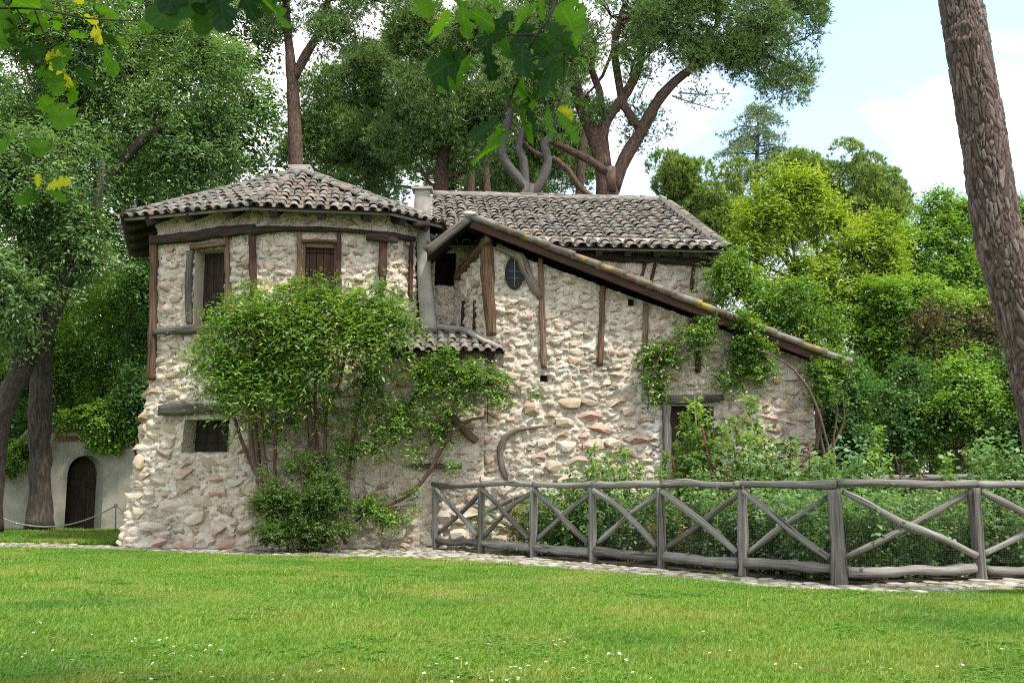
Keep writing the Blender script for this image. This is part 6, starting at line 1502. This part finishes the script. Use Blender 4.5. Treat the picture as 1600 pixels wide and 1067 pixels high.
ul = zc([(100, 60, 10, 190, 'b'), (150, 60, 235, 180, 'b'), (60, 150, -10, 250, 'b'), (130, 190, 105, 265, 'd'), (300, 60, 265, 160, 'b'), (455, 25, 590, 90, 'y'), (415, 70, 485, 125, 'y'), (530, 90, 560, 145, 'y'), (560, -20, 615, 65, 'b'), (640, -20, 700, 15, 'b'), (690, 95, 745, 145, 'b'), (780, 90, 840, 165, 'd'), (820, 50, 880, 135, 'b'), (350, 150, 410, 210, 'b'),
         (450, 150, 505, 195, 'y'), (490, 170, 580, 220, 'd'), (570, 185, 625, 235, 'b'), (480, 200, 440, 275, 'd'), (515, 240, 540, 365, 'b'), (300, 220, 270, 290, 'b'), (225, 270, 340, 325, 'y'), (215, 320, 175, 395, 'y'), (240, 330, 355, 395, 'y'), (210, 350, 300, 400, 'y'), (230, 385, 310, 470, 'b'), (365, 390, 345, 515, 'b'), (385, 330, 445, 390, 'd'), (400, 380, 485, 445, 'd'),
         (250, 510, 340, 615, 'b'), (205, 480, 235, 515, 'y'), (290, 505, 350, 535, 'y'), (145, 690, 225, 750, 'b'), (105, 745, 155, 825, 'd'), (0, 690, 40, 730, 'b'), (185, 920, 190, 835, 'y'), (170, 930, 85, 990, 'b'), (225, 925, 335, 870, 'y'), (235, 935, 330, 970, 'y'), (170, 940, 180, 990, 'd'), (-10, 380, 25, 420, 'd'), (30, 190, 150, 250, 'd'), (100, 280, 185, 235, 'd'),
         (60, 20, 150, -20, 'b'), (200, 0, 260, 60, 'b'), (20, 20, -40, 100, 'b'), (260, 90, 330, 110, 'b'), (350, -30, 400, 10, 'y'), (230, 520, 260, 580, 'd'), (80, 110, 60, 190, 'd'), (160, 120, 210, 170, 'd'), (470, 60, 450, 20, 'd')], 0, 0, 3.1375)
oak('oak spray with yellowing lobed leaves in the upper left corner', at(-20, 10, 4.2), 4.2, [([(-40, 10), (0, 13), (64, 15), (137, 29), (233, 33), (270, 28)], [5, 4, 3.5, 3, 2, 1.5]), ([(26, 14), (38, 32), (24, 96), (61, 156)], [2.5, 2.5, 2, 1.5]), ([(54, 15), (73, 60), (105, 73), (153, 68)], [3, 2.5, 2, 1.5]), ([(86, -10), (105, 48), (110, 96)], [2.5, 2, 1.5]), ([(-10, 190), (29, 239), (53, 293)], [2.5, 2.5, 1.5]), ([(24, 96), (80, 102), (110, 120)], [2, 1.5, 1])], [(a, b, c, d, 'b' if e == 'y' and k % 2 else e) for k, (a, b, c, d, e) in enumerate(ul)], 92, lsc=.85)
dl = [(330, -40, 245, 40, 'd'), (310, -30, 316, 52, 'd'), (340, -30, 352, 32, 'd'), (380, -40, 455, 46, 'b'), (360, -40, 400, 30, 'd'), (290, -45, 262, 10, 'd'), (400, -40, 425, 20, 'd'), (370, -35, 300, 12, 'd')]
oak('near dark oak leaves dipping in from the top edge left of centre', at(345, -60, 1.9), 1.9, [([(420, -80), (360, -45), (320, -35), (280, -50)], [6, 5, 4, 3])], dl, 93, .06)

# oak of these branches, unseen; crown added above the camera to shade them
oc = [(np.array(c, float), np.array((2.1, 2.1, 1.3))) for c in ((2.2, -.4, 9.6), (.2, 1.0, 9.2), (4.2, .6, 9.8), (-1.6, -.2, 9.0), (3.4, -3.0, 10.2), (.8, -2.4, 10.4), (-1.2, 2.2, 8.8), (2.0, 1.6, 10.6), (6.0, -1.6, 10))]
leafy('oak_tree', 'unseen oak behind the viewer, added to shade its branches hanging over the lawn', 'tree', (4.5, -5.5, 0), oc, 900, .8, 5, 7, .15, .10, OAKM['d'], 95, lambda wb: tube(wb, [(4.5, -5.5, -.1), (4.3, -5.2, 3), (3.6, -4.0, 6.5), (2.6, -1.6, 9.2)], [.38, .30, .25, .14], n=12, seed=3), lf=[np.array((3.6, -4.0, 6.5)), np.array((2.6, -1.6, 9.2))], frac=.05, gate=None, front=.5)

# ------------------------------------------------------------------ grass and daisies
LF_GRASS = leafmat('grass_blade', [(0, (0.061, 0.154, 0.011)), (.5, (0.121, 0.265, 0.019)), (.85, (0.195, 0.351, 0.031)), (1, (0.362, 0.382, 0.088))], trans=.38, gloss=.02, tcol=1.3,
                   zone=[((.26, .29, .06), .55, .48, .72), ((.075, .19, .018), .33, .52, .66), ((.24, .20, .09), 2.6, .63, .76)])
def tuft(seed, n_, R0, h, w):
    r = np.random.default_rng(seed); a = r.uniform(0, 6.28, n_); ro = R0 * np.sqrt(r.random(n_)); B = np.column_stack([np.cos(a) * ro, np.sin(a) * ro, 0 * a - .006])
    th = r.uniform(0, 6.28, n_); le = r.uniform(.1, .8, n_); H = h * r.uniform(.5, 1.15, n_); D = np.column_stack([np.cos(th) * le, np.sin(th) * le, np.ones(n_)])
    S = np.column_stack([-np.sin(th + .6), np.cos(th + .6), 0 * th]) * w * .5
    M_ = B + D * (H * .55)[:, None]; Tp = B + D * H[:, None] + np.column_stack([np.cos(th), np.sin(th), -.5 * np.ones(n_)]) * (H * .22)[:, None]
    V = np.stack([B - S, B + S, M_ + S * .8, M_ - S * .8, Tp], 1).reshape(-1, 3); o = np.arange(n_)[:, None] * 5
    m = MB(); m.add(V, [np.concatenate([o, o + 1, o + 2, o + 3], 1), np.concatenate([o + 3, o + 2, o + 4], 1)], np.repeat(np.clip(r.random(n_) ** 1.2, 0, .999), 5))
    return m.mesh('grass_tuft', LF_GRASS)
def scatter(name, pts, scl, me, kind='stuff', label=None):
    m = bpy.data.meshes.new(name); m.vertices.add(len(pts)); m.vertices.foreach_set('co', np.asarray(pts, np.float32).ravel())
    a = m.attributes.new('scl', 'FLOAT', 'POINT'); a.data.foreach_set('value', np.asarray(scl, np.float32))
    rt = np.zeros((len(pts), 3), np.float32); rt[:, 2] = rng.uniform(0, 6.28, len(pts)); b = m.attributes.new('rot', 'FLOAT_VECTOR', 'POINT'); b.data.foreach_set('vector', rt.ravel())
    o = bpy.data.objects.new(name, m); COL.objects.link(o); tag(o, label, kind=kind)
    src = bpy.data.objects.new('grass_tuft', me)
    ng = bpy.data.node_groups.new(name, 'GeometryNodeTree'); ng.interface.new_socket('Geometry', in_out='INPUT', socket_type='NodeSocketGeometry'); ng.interface.new_socket('Geometry', in_out='OUTPUT', socket_type='NodeSocketGeometry')
    N, L = ng.nodes, ng.links; gi, go = N.new('NodeGroupInput'), N.new('NodeGroupOutput')
    oi = N.new('GeometryNodeObjectInfo'); oi.inputs['Object'].default_value = src
    mp = N.new('GeometryNodeMeshToPoints'); ip = N.new('GeometryNodeInstanceOnPoints')
    as_ = N.new('GeometryNodeInputNamedAttribute'); as_.data_type = 'FLOAT'; as_.inputs['Name'].default_value = 'scl'
    ar = N.new('GeometryNodeInputNamedAttribute'); ar.data_type = 'FLOAT_VECTOR'; ar.inputs['Name'].default_value = 'rot'
    e2 = N.new('FunctionNodeEulerToRotation'); L.new(ar.outputs['Attribute'], e2.inputs[0])
    L.new(gi.outputs[0], mp.inputs['Mesh']); L.new(mp.outputs[0], ip.inputs['Points']); L.new(oi.outputs['Geometry'], ip.inputs['Instance']); L.new(e2.outputs[0], ip.inputs['Rotation']); L.new(as_.outputs['Attribute'], ip.inputs['Scale']); L.new(ip.outputs[0], go.inputs[0])
    md = o.modifiers.new('scatter', 'NODES'); md.node_group = ng; return o
lp_ = np.array(lawn_poly)
def lawn_pts(n_, y0, y1, half):
    y = rng.uniform(y0, y1, n_); x = rng.uniform(-1, 1, n_) * (half(y)); P = np.column_stack([x, y]); return P[inside(P, lp_)]
near = lawn_pts(34000, 3.5, 11.5, lambda y: y * .56 + 1.5)
far = lawn_pts(40000, 11.5, 23, lambda y: y * .56 + 1.5)
wide = lawn_pts(9000, 3, 23, lambda y: y * .9 + 6); wide = wide[np.abs(wide[:, 0]) > wide[:, 1] * .56 + 1.5]
verge = np.column_stack([rng.uniform(-24, -8.3, 9000), rng.uniform(22.0, 32, 9000)]); verge = verge[(verge[:, 1] > 23.1 - (verge[:, 0] + 11).clip(0, 2.5) * .35) & ~((verge[:, 1] > 28.8) & (verge[:, 1] < 29.7))]
def nz2(P, s, sd): return fbm(np.column_stack([P, 0 * P[:, 0]]), s, 3, sd)
sc = lambda P, b: b * (1 + .32 * nz2(P, .8, 3) + .22 * nz2(P, 2.5, 4)).clip(.45, 1.7)
z3 = lambda P: np.column_stack([P, 0 * P[:, 0]])
scatter('lawn_grass', z3(near), sc(near, 1.0), tuft(1, 30, .085, .062, .0055), label='mown lawn grass with paler dry patches')
far_all = np.concatenate([far, wide]); scatter('lawn_grass', z3(far_all), sc(far_all, 1.05), tuft(2, 34, .10, .036, .0085), label='mown lawn grass toward the path')
scatter('verge_grass', z3(verge), sc(verge, 1.5), tuft(3, 28, .12, .07, .011), label='shaded grass before the arched wall')
tall = far_all[(nz2(far_all, .6, 12) > .25) & (rng.random(len(far_all)) < .10)]; tall = np.concatenate([tall, near[(nz2(near, .9, 13) > .2) & (rng.random(len(near)) < .05)]])
scatter('lawn_grass', z3(tall), rng.uniform(.7, 1.3, len(tall)), tuft(6, 20, .10, .095, .008), label='coarser darker tufts in the lawn')
def clover(seed):
    r = np.random.default_rng(seed); m = MB(); k = 16; a = r.uniform(0, 6.28, k); ro = .11 * np.sqrt(r.random(k)); c = np.column_stack([np.cos(a) * ro, np.sin(a) * ro, r.uniform(.02, .045, k)])
    P = np.repeat(c, 3, 0); b = np.tile(np.arange(3) * 2.094, k) + np.repeat(a * 3, 3); leaf_quads(m, P, np.column_stack([np.cos(b), np.sin(b), .12 + 0 * b]), np.tile((0, 0, 1.0), (3 * k, 1)) + r.normal(size=(3 * k, 3)) * .15, .024, .024, r.random(3 * k)); return m.mesh('clover', LF_CLOV)
LF_CLOV = leafmat('clover_leaf', [(0, (.065, .18, .02)), (1, (.13, .27, .045))], trans=.35)
allp = np.concatenate([near, far_all]); cv = allp[(nz2(allp, .75, 21) > .22) & (rng.random(len(allp)) < .08)]
scatter('clover', z3(cv), rng.uniform(.7, 1.2, len(cv)), clover(7), label='low clover patches in the lawn')
LF_STRAW = leafmat('straw_blade', [(0, (.28, .24, .10)), (1, (.42, .36, .19))], trans=.25)
st_me_ = tuft(9, 9, .10, .05, .006); st_me_.materials.clear(); st_me_.materials.append(LF_STRAW)
sw = allp[rng.random(len(allp)) < (.05 + .16 * np.clip(nz2(allp, .9, 31), 0, 1))]; scatter('dry_grass', z3(sw), rng.uniform(.6, 1.1, len(sw)), st_me_, label='dry straw coloured blades in the lawn')
# weeds along the path edge and in its joints
pj = rng.uniform(pp.min(0), pp.max(0), (5200, 2)); pj = pj[inside(pj, pp)]; ev = np.interp(pj[:, 0], edge[:, 0], edge[:, 1]); pj = pj[(nz2(pj, 1.2, 8) > .12) | (pj[:, 1] < ev + .12)]
scatter('path_weeds', z3(pj), rng.uniform(.35, .8, len(pj)), tuft(4, 14, .05, .045, .009), label='little grass weeds in the path joints')
M_PETAL = leafmat('daisy_petal', [(0, (.75, .75, .73)), (1, (.82, .82, .82))], trans=.2); M_EYE = mat('daisy_eye', [(0, (.6, .42, .04)), (1, (.7, .5, .06))], mix=0, bump=0)
def daisy():
    t = empty('daisy', (0, 0, 0)); pm = MB(); a = np.arange(11) * 2 * math.pi / 11; D = np.column_stack([np.cos(a), np.sin(a), 0 * a + .2])
    leaf_quads(pm, np.tile((0, 0, .075), (11, 1)), D, np.tile((0, 0, 1.0), (11, 1)), .017, .009, rng.random(11)); pm.build('petals', M_PETAL, t)
    em = MB(); tube(em, [(0, 0, -.01), (0, 0, .076), (0, 0, .079)], [.0012, .0012, .005], n=6, step=1, rough=0); em.build('eye', M_EYE, t); return t
dz = daisy(); first = True
spots = []
for px, py, s_, n_ in ((610, 900, 40, 0), (305, 883, 14, 7), (465, 890, 16, 5), (195, 1003, 10, 5), (130, 1010, 40, 6), (275, 1017, 30, 9), (330, 1012, 20, 5), (15, 1025, 20, 5), (85, 1020, 20, 3), (180, 1055, 30, 3), (250, 1055, 20, 2), (345, 1050, 20, 5), (430, 1060, 12, 4), (505, 1055, 14, 3), (60, 975, 10, 2), (560, 1003, 8, 2), (690, 1003, 6, 2), (765, 1005, 5, 3), (885, 1003, 8, 6), (862, 1010, 5, 2), (745, 1045, 18, 7), (780, 1062, 25, 10), (815, 1047, 18, 6), (835, 1030, 30, 5), (865, 1055, 18, 6), (900, 1048, 14, 4), (930, 1025, 12, 4), (950, 1025, 18, 6), (970, 1030, 8, 4), (1010, 1050, 18, 4), (1130, 1022, 12, 4), (1110, 985, 10, 2), (1240, 1040, 15, 4), (1340, 1050, 20, 3), (1400, 1035, 20, 3), (1480, 1045, 20, 3), (1560, 1020, 20, 3), (660, 1052, 14, 4), (600, 1040, 20, 3)):
    for _ in range(n_): spots.append((px + rng.normal() * s_ * 1.1, py + rng.normal() * s_ * .4))
for x, y in spots:
    g = gnd(x, min(y, 1064), .05); o = dz if first else copy_tree(dz); first = False
    o.location = (g[0], g[1], 0); o.rotation_euler = (rng.normal() * .2 + .25, rng.normal() * .25, rng.uniform(0, 6)); s_ = rng.uniform(.6, .9); o.scale = (s_, s_, rng.uniform(.75, 1.1))
    tag(o, 'small white daisy standing in the lawn grass', 'daisy', 'daisies in the lawn')
